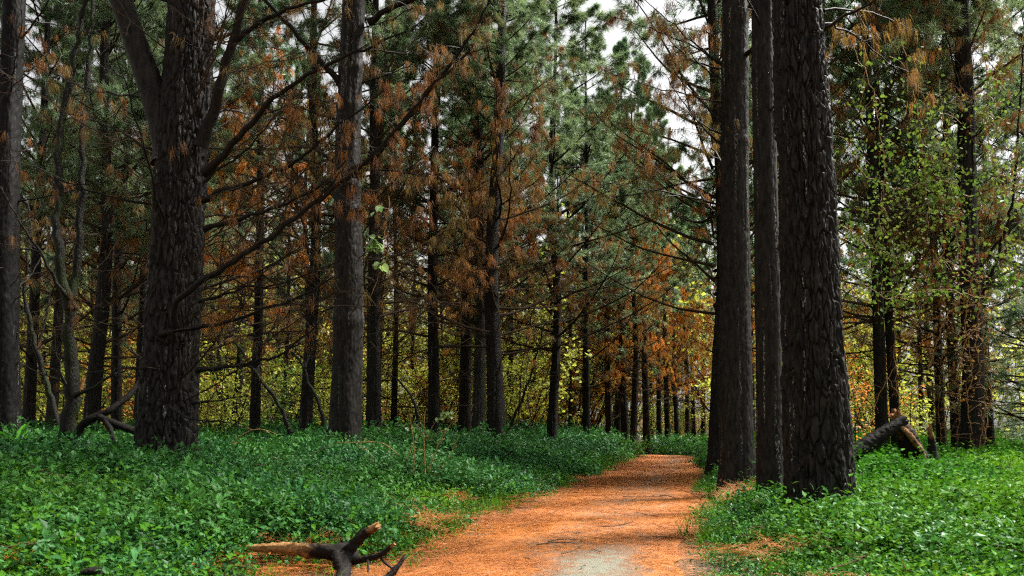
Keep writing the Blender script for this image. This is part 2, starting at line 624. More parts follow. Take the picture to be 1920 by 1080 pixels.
# ------------------------------------------------------------------ trunks
def worley(u, v, nxc, rng):
    nyc = int(v.max()) + 4
    jx, jy = rng.random((nyc, nxc)), rng.random((nyc, nxc))
    ui, vi = np.floor(u).astype(int), np.floor(v).astype(int)
    f1, f2 = np.full(u.shape, 9.), np.full(u.shape, 9.)
    for a in (-1, 0, 1):
        for b in (-1, 0, 1):
            cu, cv = ui + a, vi + b
            px_, py_ = cu + jx[cv % nyc, cu % nxc], cv + jy[cv % nyc, cu % nxc]
            d = np.hypot(px_ - u, py_ - v)
            nf1 = np.minimum(f1, d)
            f2 = np.minimum(f2, np.maximum(f1, d))
            f1 = nf1
    return f1, f2


def trunk_mesh(name, mat, H, r0, seed, segs=24, dz=.25, fine_to=None, axis_fn=None, plate=.0, cell=(.055, .19), flare=.25, taper=.8, whorls=(), knot=.03, spread=.06):
    """a tapered, slightly crooked trunk; with plate > 0 its bark is carved into long furrowed plates"""
    rng = np.random.default_rng(seed)
    fine_to = fine_to or H
    zs = list(np.arange(-.35, fine_to, dz))
    z = zs[-1]
    while z < H:
        z += max(dz * 4, .4)
        zs.append(min(z, H))
    zs = np.array(zs)
    t = np.clip(zs / H, 0, 1)
    r = r0 * (1 - t * taper) * (1 + flare * np.exp(-np.maximum(zs, 0) / .32) + spread * np.exp(-np.maximum(zs, 0) / 1.5))
    r = np.maximum(r, .015)
    for w in whorls:
        r *= 1 + knot * np.exp(-((zs - w) / .12) ** 2)
    th = np.arange(segs) / segs * 2 * np.pi
    TH, ZZ = np.meshgrid(th, zs)
    lobes = 1 + .035 * np.sin(TH * 2 + seed) + .025 * np.sin(TH * 3 + ZZ * .25 + seed * 2) + .07 * np.exp(-np.maximum(ZZ, 0) / .3) * np.sin(TH * 5 + seed)
    RR = r[:, None] * lobes + (vnoise(np.cos(TH) * 1.5, np.sin(TH) * 1.5, ZZ * .8 + seed, 1.5) - .5) * r0 * .12
    if plate:
        nxc = max(6, int(round(2 * np.pi * r0 / cell[0])))
        U = TH / (2 * np.pi) * nxc
        Vv = (ZZ + 1.0) / cell[1]
        U2 = U + (vnoise(np.cos(TH) * 4, np.sin(TH) * 4, ZZ * 3, 1.3) - .5) * 1.5
        V2 = Vv + (vnoise(np.cos(TH) * 6, np.sin(TH) * 6, ZZ * 4 + 7, 1.3) - .5) * 1.2
        f1, f2 = worley(U2, V2 + 2, nxc, rng)
        gro = sstep(.03, .20, f2 - f1)
        rough = vnoise(np.cos(TH) * 20 * r0 * 2, np.sin(TH) * 20 * r0 * 2, ZZ * 20, 1.0) - .5
        rid = 1 - np.abs(2 * vnoise(np.cos(TH) * r0 / .028, np.sin(TH) * r0 / .028, ZZ * 3.2 + seed, 1.0) - 1)
        RR = RR + plate * .80 * (gro - .6) + plate * .35 * (rid - .7) + plate * .5 * rough * gro + plate * .40 * (_T[(np.floor(U2).astype(int)) % 64, np.floor(V2).astype(int) % 64, 5] - .5)
    ax = axis_fn(zs) if axis_fn else np.stack([(vnoise(zs * .18, seed, 0) - vnoise(0, seed, 0)) * .35, (vnoise(zs * .18, seed + 40, 0) - vnoise(0, seed + 40, 0)) * .35], -1)
    V = np.stack([ax[:, 0:1] + RR * np.cos(TH), ax[:, 1:2] + RR * np.sin(TH), ZZ], -1)
    n_, m_ = V.shape[:2]
    i = np.arange(n_ - 1)[:, None] * m_
    k = np.arange(m_)[None, :]
    k2 = (k + 1) % m_
    F = np.stack(np.broadcast_arrays(i + k, i + k2, i + m_ + k2, i + m_ + k), -1).reshape(-1, 4)
    mb = MB()
    mb.add(V, F)
    return mb.mesh(name, mat, smooth=True), (lambda z: np.stack([np.interp(z, zs, ax[:, 0]), np.interp(z, zs, ax[:, 1])], -1)), (lambda z: np.interp(z, zs, r))


# ------------------------------------------------------------------ crowns shared by the trees of a kind
def make_crown(seed, H, B, z0, reach, brown, green, bare=.25, per=(12, 4), tuft=8, width=.011, mats=('n_brown', 'n_green'), el=(10, 50), up=.35, nlen=.24, low_reach=1.0):
    """branches and needles for one kind of pine: brown = (from, to) heights of dead foliage, green = height from which it lives"""
    rng = np.random.default_rng(seed)
    z = z0 + (H - z0 - .3) * np.sort(rng.random(B) ** 1.0)
    az = np.arange(B) * 2.39996 + rng.normal(0, .5, B)
    t = (z - z0) / (H - z0)
    L = reach * (np.clip(1.06 - t, .10, 1) ** .6) * rng.uniform(.6, 1.15, B) * np.where(z < z0 + 1.5, low_reach, 1)
    e = R(1) * (el[0] + (el[1] - el[0]) * t + rng.normal(0, 10, B))
    axes = grow(rng, np.stack([np.zeros(B), np.zeros(B), z], -1), az, e, L, 8, up, .085)
    rad = (.010 + .008 * L)[:, None] * (np.linspace(1, .16, 9)[None, :])
    wood = MB()
    wood.add(*tubes(axes, rad, 5))
    tw, tl, ti = twigs_on(rng, axes, L, per[0], .36, 3, .18, -.05)
    t2, t2l, t2i = twigs_on(rng, tw, tl, per[1], .5, 2, .2, -.15)
    sub = rng.random(len(t2)) < .35
    foli = MB()
    foli.add(*tubes(tw, np.broadcast_to(np.linspace(.007, .003, 4), tw.shape[:2]), 3), .5, 2)
    foli.add(*tubes(t2[sub], np.broadcast_to(np.linspace(.0045, .002, 3), t2[sub].shape[:2]), 3), .5, 2)
    nb = 18                                               # bare, thin, dead lower twigs
    zb = rng.uniform(min(1.2, z0) if z0 < 6 else z0, z0 + 4.5, nb)
    Lb = rng.uniform(1.2, 3.0, nb)
    bare_ax = grow(rng, np.stack([np.zeros(nb), np.zeros(nb), zb], -1), rng.random(nb) * 6.283, R(1) * rng.normal(18, 22, nb), Lb, 7, .15, .13)
    wood.add(*tubes(bare_ax, np.broadcast_to(np.linspace(.011, .003, 8), bare_ax.shape[:2]), 3))
    bt, _, _ = twigs_on(rng, bare_ax, Lb, 7, .34, 3, .2, -.15)
    wood.add(*tubes(bt, np.broadcast_to(np.linspace(.005, .002, 4), bt.shape[:2]), 3))
    bz = z[ti][t2i]
    leafy = (rng.random(B) < .74)[ti][t2i]
    b_tint = rng.uniform(.05, .75, B)[ti][t2i]
    # what each shoot carries
    g_p = sstep(green - 2.0, green + 2.5, bz + rng.normal(0, .8, len(bz)))
    isg = rng.random(len(bz)) < g_p
    b_p = sstep(brown[0] - 1.5, brown[0] + 2.0, bz) * (1 - sstep(brown[1], brown[1] + 3, bz)) * (1 - bare * .5)
    isb = (~isg) & leafy & (rng.random(len(bz)) < np.maximum(b_p * 1.15, .08))
    for sel, mode, mi, n_t, ln, at_ in ((isb, 'droop', 0, tuft, nlen, 2), (isg, 'brush', 1, tuft + 4, nlen * .95, 3)):
        if not sel.any():
            continue
        pos, d = along(rng, t2[sel], at_, .15)
        V, F = needles(rng, pos, d, n_t, ln, width, mode)
        tn = np.repeat(np.repeat(b_tint[sel], at_) + rng.normal(.05, .16, len(pos)), n_t * 3) + rng.normal(0, .08, len(V))
        foli.add(V, F, np.clip(tn, 0, 1), mi)
    return wood.mesh('dead_branches', M['twig']), foli.mesh('crown', [M[mats[0]], M[mats[1]], M['twig']])


CROWN = {
    'brown_a': make_crown(101, 19, 72, 3.4, 4.0, (5.2, 11), 8.8, bare=.5, tuft=9, width=.0125),
    'brown_b': make_crown(102, 18.5, 76, 2.4, 3.7, (4.4, 12), 10.8, bare=.5, tuft=9, width=.0125),
    'brown_c': make_crown(103, 20, 70, 3.6, 4.3, (5.6, 10), 7.4, bare=.5, tuft=8, width=.0135),
    'green_a': make_crown(104, 21, 92, 2.5, 3.8, (3, 6), 5.5, mats=('n_orange', 'n_pale'), tuft=6, width=.020),
    'green_b': make_crown(105, 19.5, 78, 2.4, 4.2, (3.5, 8), 5.2, mats=('n_brown', 'n_green'), tuft=6, width=.017),
    'orange': make_crown(106, 20, 90, 2.8, 2.9, (3.8, 11), 10.5, mats=('n_orange', 'n_pale'), tuft=9, width=.014),
    'young': make_crown(107, 9, 66, .7, 3.0, (-5, -4), .3, mats=('n_brown', 'n_green'), el=(0, 30), per=(8, 3), tuft=6, width=.011),
    'top': make_crown(108, 17, 30, 8.5, 3.2, (7, 11), 10.0, el=(15, 50), tuft=6, width=.017),
    'twiggy': make_crown(109, 18, 74, 1.6, 2.7, (5, 12), 10.0, bare=.7, tuft=5, el=(5, 55), width=.0135),
}

FAR_TRUNKS = [trunk_mesh('trunk', M['bark_far'], 19, .21, 201 + k, 20, .22, flare=.35, taper=.82, whorls=np.arange(1.2, 20, .9 + .1 * k), knot=.05)[0] for k in range(4)]
PALE_TRUNK = trunk_mesh('trunk', M['bark_pale'], 19, .21, 211, 24, .15, flare=.3, taper=.8, whorls=np.arange(1.5, 20, 1.1), knot=.05)[0]
BROWN_TRUNK = trunk_mesh('trunk', M['bark_brown'], 19, .21, 212, 24, .15, flare=.3, taper=.8, whorls=np.arange(1.1, 20, .9), knot=.06)[0]
TRUNKS = {'far': FAR_TRUNKS, 'pale': [PALE_TRUNK], 'brown': [BROWN_TRUNK]}
OCC = []                                  # (x, y, radius) of everything that stands in the ground cover


def pine(x, y, dia, label, crown='brown_a', bark='far', lean=(0, 0), rz=None, group=None, name='pine_tree', hs=None, wide=1.0):
    k = len(OCC)
    z = float(ground_z(x, y))
    root = empty(name, (x, y, z))
    tag(root, label, 'pine tree', group)
    root.rotation_euler = (R(lean[1]), R(lean[0]), k * 1.7 if rz is None else rz)
    root.rotation_mode = 'ZYX'
    root.rotation_euler = (R(lean[1]), R(lean[0]), 0)
    lst = TRUNKS[bark]
    s = dia / .42
    hs = hs or (.92 + .16 * ((k * 37) % 11) / 10)
    tr = link('trunk', lst[k % len(lst)], root)
    tr.scale, tr.rotation_euler = (s, s, hs), (0, 0, k * 2.1)
    wo_, fo = CROWN[crown]
    b = tag(link('branches', wo_, root), kind='stuff')
    c = tag(link('crown', fo, root), kind='stuff')
    a = k * 1.7 if rz is None else rz
    cs = (.88 + .24 * ((k * 53) % 13) / 12) * wide
    for o in (b, c):
        o.rotation_euler, o.scale = (0, 0, a), (cs, cs, hs)
    OCC.append((x, y, dia * .6))
    return root


# surveyed pines in the middle distance: (px at the foot, metres ahead, diameter, crown, bark, lean x, label)
MID = [
    (168, 19.5, .37, 'green_b', 'far', .6, 'dark pine behind the forked mossy sapling'),
    (218, 24.0, .33, 'brown_c', 'far', 0, 'slim dark pine seen just clear of the massive forked pine'),
    (262, 27.0, .40, 'green_b', 'far', 0, 'dark pine half hidden by the massive forked pine'),
    (52, 21.0, .32, 'green_b', 'far', 0, 'dark pine close behind the one cut off by the dim edge'),
    (95, 26.0, .34, 'twiggy', 'brown', .5, 'brownish pine between the edge of the picture and the mossy sapling'),
    (572, 22.0, .37, 'brown_c', 'far', 0, 'slim dark pine next to the mid-sized pine with long dead limbs'),
    (700, 21.0, .39, 'brown_a', 'far', .6, 'straight dark pine behind the pale leafy sprig'),
    (738, 33.0, .28, 'twiggy', 'far', 0, 'thin dark pine with a crooked foot behind the dry stalks'),
    (814, 24.0, .38, 'brown_b', 'far', .5, 'near black straight pine behind the small fern-like seedling'),
    (870, 25.5, .42, 'brown_c', 'brown', .8, 'brown barked pine standing close beside the pale grey pine'),
    (897, 24.5, .42, 'brown_a', 'pale', .2, 'pale grey lichen streaked pine in the middle of the wood'),
    (932, 21.5, .48, 'brown_b', 'far', .3, 'thick dark pine beside the pale grey pine'),
    (1035, 30.0, .40, 'brown_c', 'far', 0, 'dark pine with fanning bare branches on the bank by the path'),
    (1100, 36.0, .34, 'green_b', 'far', 0, 'slim pine standing alone beyond the pine with fanning branches'),
    (1142, 41.0, .36, 'orange', 'brown', 0, 'first and slimmest pine of the close row at the path bend'),
    (1158, 44.0, .42, 'green_b', 'far', 0, 'second pine of the close row at the path bend'),
    (1172, 40.5, .38, 'orange', 'far', 0, 'third pine of the close row at the path bend'),
    (1187, 39.0, .36, 'brown_b', 'far', .2, 'pine with a spreading foot right at the path bend'),
    (1212, 40.0, .36, 'orange', 'far', 0, 'lone dark pine at the end of the path, right of the pale posts'),
    (1236, 49.0, .34, 'orange', 'far', 0, 'first slim pine of the far avenue beyond the path'),
    (1252, 50.0, .38, 'brown_a', 'far', 0, 'second dark pine of the far avenue beyond the path'),
    (1270, 54.0, .36, 'orange', 'far', 0, 'third dark pine of the far avenue beyond the path'),
    (1289, 56.0, .34, 'brown_b', 'brown', 0, 'fourth pine of the far avenue beyond the path'),
    (1301, 62.0, .32, 'orange', 'brown', 0, 'last slim pine of the far avenue beyond the path'),
    (1345, 19.5, .46, 'brown_c', 'far', 0, 'dark pine almost hidden behind the trunk with white resin runs'),
    (1655, 19.5, .30, 'brown_a', 'far', -1.0, 'slim pine of the leaning pair behind the broken stump'),
    (1681, 20.0, .25, 'brown_c', 'far', -.6, 'slimmer pine of the pair, over the broken stump'),
    (1729, 34.0, .22, 'brown_b', 'brown', 0, 'thin brown pine against the bright field between larger trunks'),
    (1764, 22.0, .26, 'green_b', 'brown', 0, 'brownish slim pine hung with dead vine'),
    (1793, 21.0, .25, 'twiggy', 'brown', 0, 'slim pine tight against the thick vine-wrapped pine'),
    (1856, 22.0, .24, 'green_b', 'far', -1.0, 'slim pine on the field side of the vine-wrapped pine'),
    (1158, 58.0, .40, 'green_a', 'far', 0, 'tall pale blue-green pine rising above the end of the path'),
    (1222, 72.0, .40, 'green_a', 'far', 0, 'far pale green pine under the gap of open sky'),
    (1262, 84.0, .40, 'green_a', 'far', 0, 'farthest pale green pine down the avenue'),
    (1318, 66.0, .40, 'orange', 'far', 0, 'far rusty pine beside the trunk with white resin runs'),
]
for px, d, dia, cr, bk, ln, lab in MID:
    pine(X_at(px, d), d, dia, lab, cr, bk, (ln, 0), wide=1.35 if 1000 < px < 1165 and d < 50 else .8 if 1165 <= px < 1230 else 1.0)

# the rest of the plantation
rng = np.random.default_rng(21)
fill, tries = [], 0
spots = [(o[0], o[1]) for o in OCC]
while len(fill) < 40 and tries < 6000:
    tries += 1
    d = rng.uniform(24, 56)
    px = rng.uniform(-120, 2040)
    x = X_at(px, d)
    u = float(lateral(x, d))
    if -3.0 < u < 2.6 or (d > 36 and 1190 < px < 1330):
        continue
    if px > 1560 and (d > 52 or rng.random() < .5):
        continue
    if min((x - a) ** 2 + (d - b) ** 2 for a, b in spots) < 2.9 ** 2:
        continue
    spots.append((x, d))
    fill.append((px, d, x))
fill.sort()
ORDN = 'first second third fourth fifth sixth seventh eighth ninth tenth eleventh twelfth thirteenth fourteenth fifteenth sixteenth seventeenth eighteenth nineteenth twentieth'.split() + ['twenty-' + w for w in 'first second third fourth fifth sixth seventh eighth ninth'.split()]
seen = {}
for k, (px, d, x) in enumerate(fill):
    zone = ('behind the mossy sapling' if px < 250 else 'between the massive pine and mid-sized pine' if px < 640 else 'behind the pale grey pine' if px < 960 else
            'behind the pine with fanning branches' if px < 1230 else 'behind the three big trunks' if px < 1560 else 'behind the fallen log' if px < 1760 else 'near the bright field')
    size = 'mid-distance slender pine' if d < 44 else 'far slender pine'
    n_ = seen[size + zone] = seen.get(size + zone, 0) + 1
    lab = ORDN[n_ - 1] + ' ' + size + ' from the left, ' + zone
    if px > 1560:
        cr = ['green_b', 'brown_a', 'green_b', 'green_a', 'orange'][k % 5]
    elif px > 1330:
        cr = ['brown_a', 'orange', 'green_a', 'brown_c'][k % 4]
    elif px < 420:
        cr = ['green_b', 'brown_c', 'brown_a', 'green_b', 'twiggy'][k % 5]
    else:
        cr = ['brown_a', 'brown_b', 'twiggy', 'brown_c', 'orange', 'green_b'][k % 6]
    pine(x, d, rng.uniform(.26, .40), lab, cr, ['far', 'far', 'brown'][k % 3], (rng.normal(0, .7), rng.normal(0, .7)), group=size + 's ' + zone)

seen, thin = {}, []
while len(thin) < 20:
    d, px = rng.uniform(34, 56), rng.uniform(60, 1150)
    x = X_at(px, d)
    if min((x - a) ** 2 + (d - b) ** 2 for a, b in spots) < 1.3 ** 2 or float(lateral(x, d)) > -3:
        continue
    spots.append((x, d))
    thin.append((px, d, x))
for k, (px, d, x) in enumerate(sorted(thin)):
    pine(x, d, rng.uniform(.16, .24), ORDN[k] + ' very thin young trunk from the left among the far pines', 'twiggy', 'brown', (rng.normal(0, .8), 0), group='very thin trunks among the far pines', wide=.55)

# young green pines at the field's edge
for px, d, s, lab in ((1950, 20.0, .75, 'young bushy green pine at the field edge beside the slim pine'),):
    r = pine(X_at(px, d), d, .16, lab, 'young', 'far', hs=s * .95, name='young_pine')
    for c in r.children:
        if c.name.startswith('trunk'):
            c.scale = (.4, .4, .41 * s)


# ------------------------------------------------------------------ big pines near the path, limb by limb
def limb(root, base, pts, r0, r1, rng, mat='branch', twig=8, tw_ratio=.28, need=0, nmode='droop', nmat='n_brown', name='branch', n=None, wob=.012, side=7):
    """one limb through given world points, with its own twigs and hanging dead needles"""
    pts = np.asarray(pts, float) - np.asarray(base, float)
    seg = np.linalg.norm(np.diff(pts, axis=0), axis=1)
    s = np.concatenate([[0], np.cumsum(seg)])
    n = n or max(8, int(s[-1] / .12))
    q = np.linspace(0, s[-1], n)
    # smooth the surveyed points
    ax = np.stack([np.interp(q, s, pts[:, k]) for k in range(3)], -1)
    for _ in range(max(2, n // 8)):
        ax[1:-1] = (ax[:-2] + ax[1:-1] * 2 + ax[2:]) / 4
    ax[1:-1] += rng.normal(0, wob, (n - 2, 3)) * min(1.0, s[-1] / 1.5)
    t = np.linspace(0, 1, n)
    rad = (r0 + (r1 - r0) * t ** .8) * (1 + (.10 if r0 < .06 else .05) * (vnoise(t * s[-1] * (6 if r0 < .06 else 1.5), r0 * 1000, 0) - .5)) * (1 + .35 * np.exp(-t * s[-1] / .1))
    wood = MB()
    wood.add(*tubes(ax[None], rad[None], side))
    L = s[-1]
    foli = MB()
    if twig:
        tw, tl, _ = twigs_on(rng, ax[None], np.array([L]), twig, tw_ratio, 4, .15, -.05)
        wood.add(*tubes(tw, np.broadcast_to(np.linspace(min(.008, r0 * .6), .0025, 5), tw.shape[:2]), 3))
        t2, _, _ = twigs_on(rng, tw, tl, 4, .5, 3, .25, -.1)
        wood.add(*tubes(t2, np.broadcast_to(np.linspace(.0035, .0018, 4), t2.shape[:2]), 3))
        if need:
            pool = np.concatenate([t2[:, 1:, :], tw[:, 2:, :]])
            keep = rng.random(len(pool)) < min(1, need * .6)
            if keep.any():
                pos, d = along(rng, pool[keep], 2, .2)
                V, F = needles(rng, pos, d, 9, .17, .006, nmode, .02)
                tn = np.repeat(np.clip(rng.normal(.5, .25, len(pos)), 0, 1), 27)
                foli.add(V, F, tn)
    b = wood.build(name, M[mat], root, smooth=True)
    if foli.V:
        tag(foli.build('needles', M[nmat], b), kind='stuff')
    return b


def big_pine(px, d, dia, label, seed, top_px, H=17, fine=8.5, bark='bark', plate=.02, segs=150, dz=.022, crown='top', whorls=(), taper=.72, flare=.22, cell=(.055, .19), crown_rot=0.0, knot=.03, spread=.08):
    """a near pine with carved bark; top_px is where its axis leaves the picture"""
    x = X_at(px, d)
    z = float(ground_z(x, d))
    foot = np.array([x, d, z])
    top = P(top_px, 0, d)
    slope = (top[0] - x) / (top[2] - z)

    def ax(zs):
        wob = (vnoise(zs * .35, seed, 0) - vnoise(0.0, seed, 0)) * .10
        return np.stack([slope * zs * np.exp(-np.maximum(zs - 8, 0) / 14) + wob, (vnoise(zs * .3, seed + 9, 0) - vnoise(0., seed + 9, 0)) * .15], -1)
    me, axf, rf = trunk_mesh('trunk', M[bark], H, dia / 2, seed, segs, dz, fine, ax, plate, cell, flare, taper, whorls, knot, spread)
    root = empty('pine_tree', foot)
    tag(root, label, 'pine tree')
    link('trunk', me, root)
    if crown:
        w, fo = CROWN[crown]
        a = axf(np.array([11.0]))[0]
        for nm, mesh in (('upper_branches', w), ('crown', fo)):
            o = tag(link(nm, mesh, root), kind='stuff')
            o.location, o.rotation_euler = (a[0], a[1], 0), (0, 0, crown_rot)
    OCC.append((x, d, dia * .62))
    return root, foot, axf, rf


def wild(root, foot, axf, rf, zs, rng, L=(1.2, 2.4), el=(5, 45), r=(.010, .022), need=.5, twig=9, azr=(0, 2 * math.pi), mat='branch'):
    """more limbs round a near trunk at the heights zs"""
    for z in zs:
        a = rng.uniform(*azr)
        e = R(rng.uniform(*el))
        ln = rng.uniform(*L)
        c = axf(np.array([z]))[0]
        rr = float(rf(z)) * .8
        o = foot + np.array([c[0] + math.cos(a) * rr, c[1] + math.sin(a) * rr, z])
        p = grow(rng, o[None], np.array([a]), np.array([e]), np.array([ln]), 7, .35, .07)[0]
        limb(root, foot, p, rng.uniform(*r), .004, rng, mat, twig, .30, need)


rng = np.random.default_rng(5)
# the massive forked pine
D5 = 9.6
root, foot, axf, rf = big_pine(310, D5, .585, 'massive dark forked pine with long dead limbs, foot deep in ground cover', 301, 343, plate=.045, segs=240, dz=.018, taper=.30, flare=.16, spread=.20, fine=7.0, cell=(.052, .27), whorls=(1.3, 2.0, 3.5, 4.6), crown_rot=1.0)


def L5(pts, r0, r1, **kw):
    return limb(root, foot, [P(a, b, D5 + dd) for a, b, dd in pts], r0, r1, rng, **kw)


L5([(322, 300, 0), (296, 200, -.05), (262, 100, -.1), (222, -10, -.2), (150, -220, -.4), (90, -500, -.6)], .185, .06, twig=0, name='fork_limb', mat='bark', wob=.002, side=28, n=60)
L5([(258, 90, -.1), (252, 40, -.1), (236, -20, -.1), (225, -160, 0)], .075, .03, twig=0, name='fork_limb', mat='bark', wob=.003, side=14)
L5([(375, 275, -.2), (398, 215, -.3), (420, 130, -.35), (462, -5, -.5), (520, -200, -.6)], .075, .03, twig=8, need=.5)
L5([(440, 80, -.4), (470, 45, -.5), (530, 20, -.7), (640, -10, -.9)], .028, .012, twig=8, need=.3)
L5([(383, 325, -.2), (430, 280, -.4), (490, 205, -.6), (560, 150, -.8), (640, 105, -1.0), (760, 60, -1.2)], .048, .010, twig=14, need=.5)
L5([(330, 616, -.45), (312, 592, -.55), (335, 552, -.65), (400, 516, -.7), (480, 462, -.8), (560, 402, -.9), (640, 348, -1.0), (700, 290, -1.1), (800, 175, -1.3), (880, 95, -1.4)], .042, .012, twig=22, tw_ratio=.2, need=.5)
L5([(380, 375, -.2), (440, 352, -.5), (500, 330, -.7), (560, 300, -.9), (640, 232, -1.1), (720, 170, -1.2)], .036, .008, twig=14, need=.6)
L5([(385, 430, -.2), (450, 412, -.5), (530, 384, -.8), (600, 350, -1.0), (650, 300, -1.0)], .030, .008, twig=12, need=.5)
L5([(300, 628, -.4), (340, 612, -.5), (385, 614, -.6), (430, 602, -.8), (500, 578, -1.0), (560, 560, -1.1), (625, 520, -1.2)], .034, .008, twig=12, need=.15)
L5([(370, 694, -.4), (430, 690, -.6), (480, 680, -.7), (530, 664, -.9), (575, 630, -1.0), (612, 585, -1.0)], .030, .007, twig=8, need=.05)
L5([(372, 565, -.35), (450, 545, -.6), (520, 535, -.7), (600, 505, -.9), (650, 480, -1.0)], .020, .005, twig=10, need=.2)
L5([(360, 755, -.4), (395, 752, -.6), (430, 748, -.7), (460, 742, -.8)], .018, .005, twig=6, need=.05)
L5([(318, 762, -.5), (335, 778, -.65), (362, 788, -.8), (440, 792, -.9), (452, 800, -.9)], .014, .004, twig=5, need=0)
L5([(280, 690, -.3), (250, 692, -.4), (215, 690, -.6), (160, 700, -.8)], .012, .004, twig=5, need=0)
L5([(285, 280, .0), (240, 250, .1), (180, 225, .3), (90, 205, .5)], .016, .004, twig=10, need=.5)
L5([(288, 180, .0), (230, 180, .3), (150, 165, .6), (40, 100, 1.0)], .018, .005, twig=12, need=.7)
L5([(395, 72, .0), (430, 66, .1), (480, 50, .3), (560, 10, .5)], .030, .010, twig=10, need=.5)
wild(root, foot, axf, rf, [2.3, 2.7, 3.0, 3.3, 3.6, 3.9, 4.2, 4.4, 4.7, 5.0, 5.3, 5.6, 5.9], rng, need=.12)
wild(root, foot, axf, rf, np.linspace(1.3, 5.4, 20), rng, L=(1.2, 2.8), el=(-10, 40), r=(.006, .011), need=.05, twig=10, mat='twig')
wild(root, foot, axf, rf, np.linspace(.9, 5.8, 18), rng, L=(1.8, 3.4), el=(-5, 40), r=(.008, .014), need=.04, twig=12, azr=(-.9, .6), mat='twig')

# mid-sized pine with rising limbs
D7 = 14.0
root, foot, axf, rf = big_pine(645, D7, .53, 'mid-sized grey-black pine with rising dead limbs beside the mossy bank', 302, 669, plate=.012, segs=100, dz=.028, taper=.55, fine=9.5, cell=(.045, .15), whorls=(2.6, 4.6, 5.0, 6.5, 7.2), crown_rot=2.2, knot=.10)
D5 = D7
L5([(640, 158, 0), (600, 115, -.2), (545, 50, -.4), (470, -30, -.7)], .060, .025, twig=10, need=.4)
L5([(690, 42, 0), (720, 22, -.1), (790, -8, -.3), (900, -60, -.5)], .060, .03, twig=10, need=.5)
L5([(668, 330, -.2), (710, 285, -.5), (770, 215, -.7), (840, 130, -1.0), (900, 40, -1.3), (930, -30, -1.4)], .055, .016, twig=22, need=.9, tw_ratio=.24)
L5([(660, 320, -.2), (700, 300, -.6), (750, 240, -.8), (800, 180, -1.0), (825, 130, -1.1)], .050, .012, twig=18, need=.9)
L5([(632, 305, 0), (605, 290, -.1), (570, 262, .1), (500, 240, .3)], .030, .006, twig=10, need=.5)
L5([(682, 318, 0), (730, 320, -.2), (790, 328, -.3), (870, 322, -.5)], .022, .005, twig=12, need=.5)
L5([(685, 210, 0), (720, 212, -.2), (790, 150, -.5), (860, 110, -.7)], .025, .006, twig=14, need=.9)
L5([(630, 405, 0), (570, 400, -.3), (500, 385, -.5), (420, 350, -.8)], .018, .004, twig=12, need=.5)
L5([(640, 395, -.2), (690, 398, -.4), (730, 392, -.5)], .014, .004, twig=6, need=.3)
L5([(628, 575, 0), (580, 598, -.3), (540, 600, -.5)], .012, .004, twig=6, need=.1)
wild(root, foot, axf, rf, np.arange(4.2, 9.2, .34), rng, L=(1.4, 2.8), need=.4)
wild(root, foot, axf, rf, np.linspace(1.6, 6.5, 22), rng, L=(1.3, 3.0), el=(-10, 40), r=(.006, .011), need=.08, twig=10, mat='twig')

# the trunk with white resin runs beside the path
D5 = 12.6
root, foot, axf, rf = big_pine(1379, D5, .50, 'straight dark trunk with white resin runs, next to the path edge', 303, 1371, plate=.011, segs=110, dz=.025, taper=.50, fine=9.0, cell=(.045, .14), whorls=(5.6, 6.9, 7.7), crown_rot=.4, knot=.08)
L5([(1352, 120, 0), (1300, 85, -.1), (1240, 60, -.2), (1150, 30, -.3)], .018, .004, twig=14, need=.8)
L5([(1350, 130, 0), (1300, 120, .1), (1250, 70, .2), (1220, 20, .3)], .016, .004, twig=12, need=.8)
L5([(1392, 108, 0), (1412, 88, -.4), (1470, 40, -.8), (1510, 0, -1.)], .045, .02, twig=4, need=.2)
L5([(1350, 250, 0), (1300, 225, .2), (1255, 180, .4), (1200, 150, .6)], .014, .004, twig=12, need=.7)
L5([(1348, 405, 0), (1300, 350, .3), (1240, 330, .5), (1200, 290, .6)], .012, .003, twig=12, need=.7)
L5([(1385, 25, 0), (1410, 10, -.1), (1440, -20, -.2)], .03, .015, twig=4, need=.3)
wild(root, foot, axf, rf, [4.6, 5.2, 5.5, 5.9, 6.3, 6.6, 6.9, 7.2, 7.6, 8.0, 8.4], rng, L=(1.5, 2.8), need=.9, azr=(1.3, 4.4))

# the slim trunk pressed against the biggest one
D5 = 10.4
root, foot, axf, rf = big_pine(1443, D5, .32, 'slim dark trunk standing tight beside the biggest furrowed trunk', 304, 1432, plate=.009, segs=80, dz=.028, taper=.35, fine=8.0, cell=(.04, .13), flare=.2, crown_rot=3.0)
wild(root, foot, axf, rf, [5.2, 5.8, 6.4], rng, L=(1.0, 1.8), need=.5)

# the biggest trunk
D5 = 8.4
root, foot, axf, rf = big_pine(1534, D5, .61, 'biggest trunk in front, black bark in deep furrows with white runs', 305, 1507, plate=.046, segs=320, dz=.0135, taper=.60, flare=.16, spread=.12, fine=7.0, cell=(.052, .27), whorls=(2.95, 4.4), crown_rot=4.4)
L5([(1545, 20, 0), (1590, 15, .1), (1650, 30, .3), (1720, 60, .6)], .014, .004, twig=10, need=.6)
L5([(1545, 45, 0), (1600, 60, .3), (1660, 110, .6), (1740, 190, 1.0)], .012, .004, twig=10, need=.6)
wild(root, foot, axf, rf, [5.4, 5.8, 6.2, 6.6], rng, L=(1.0, 2.0), need=.6, azr=(-1.2, 1.2))

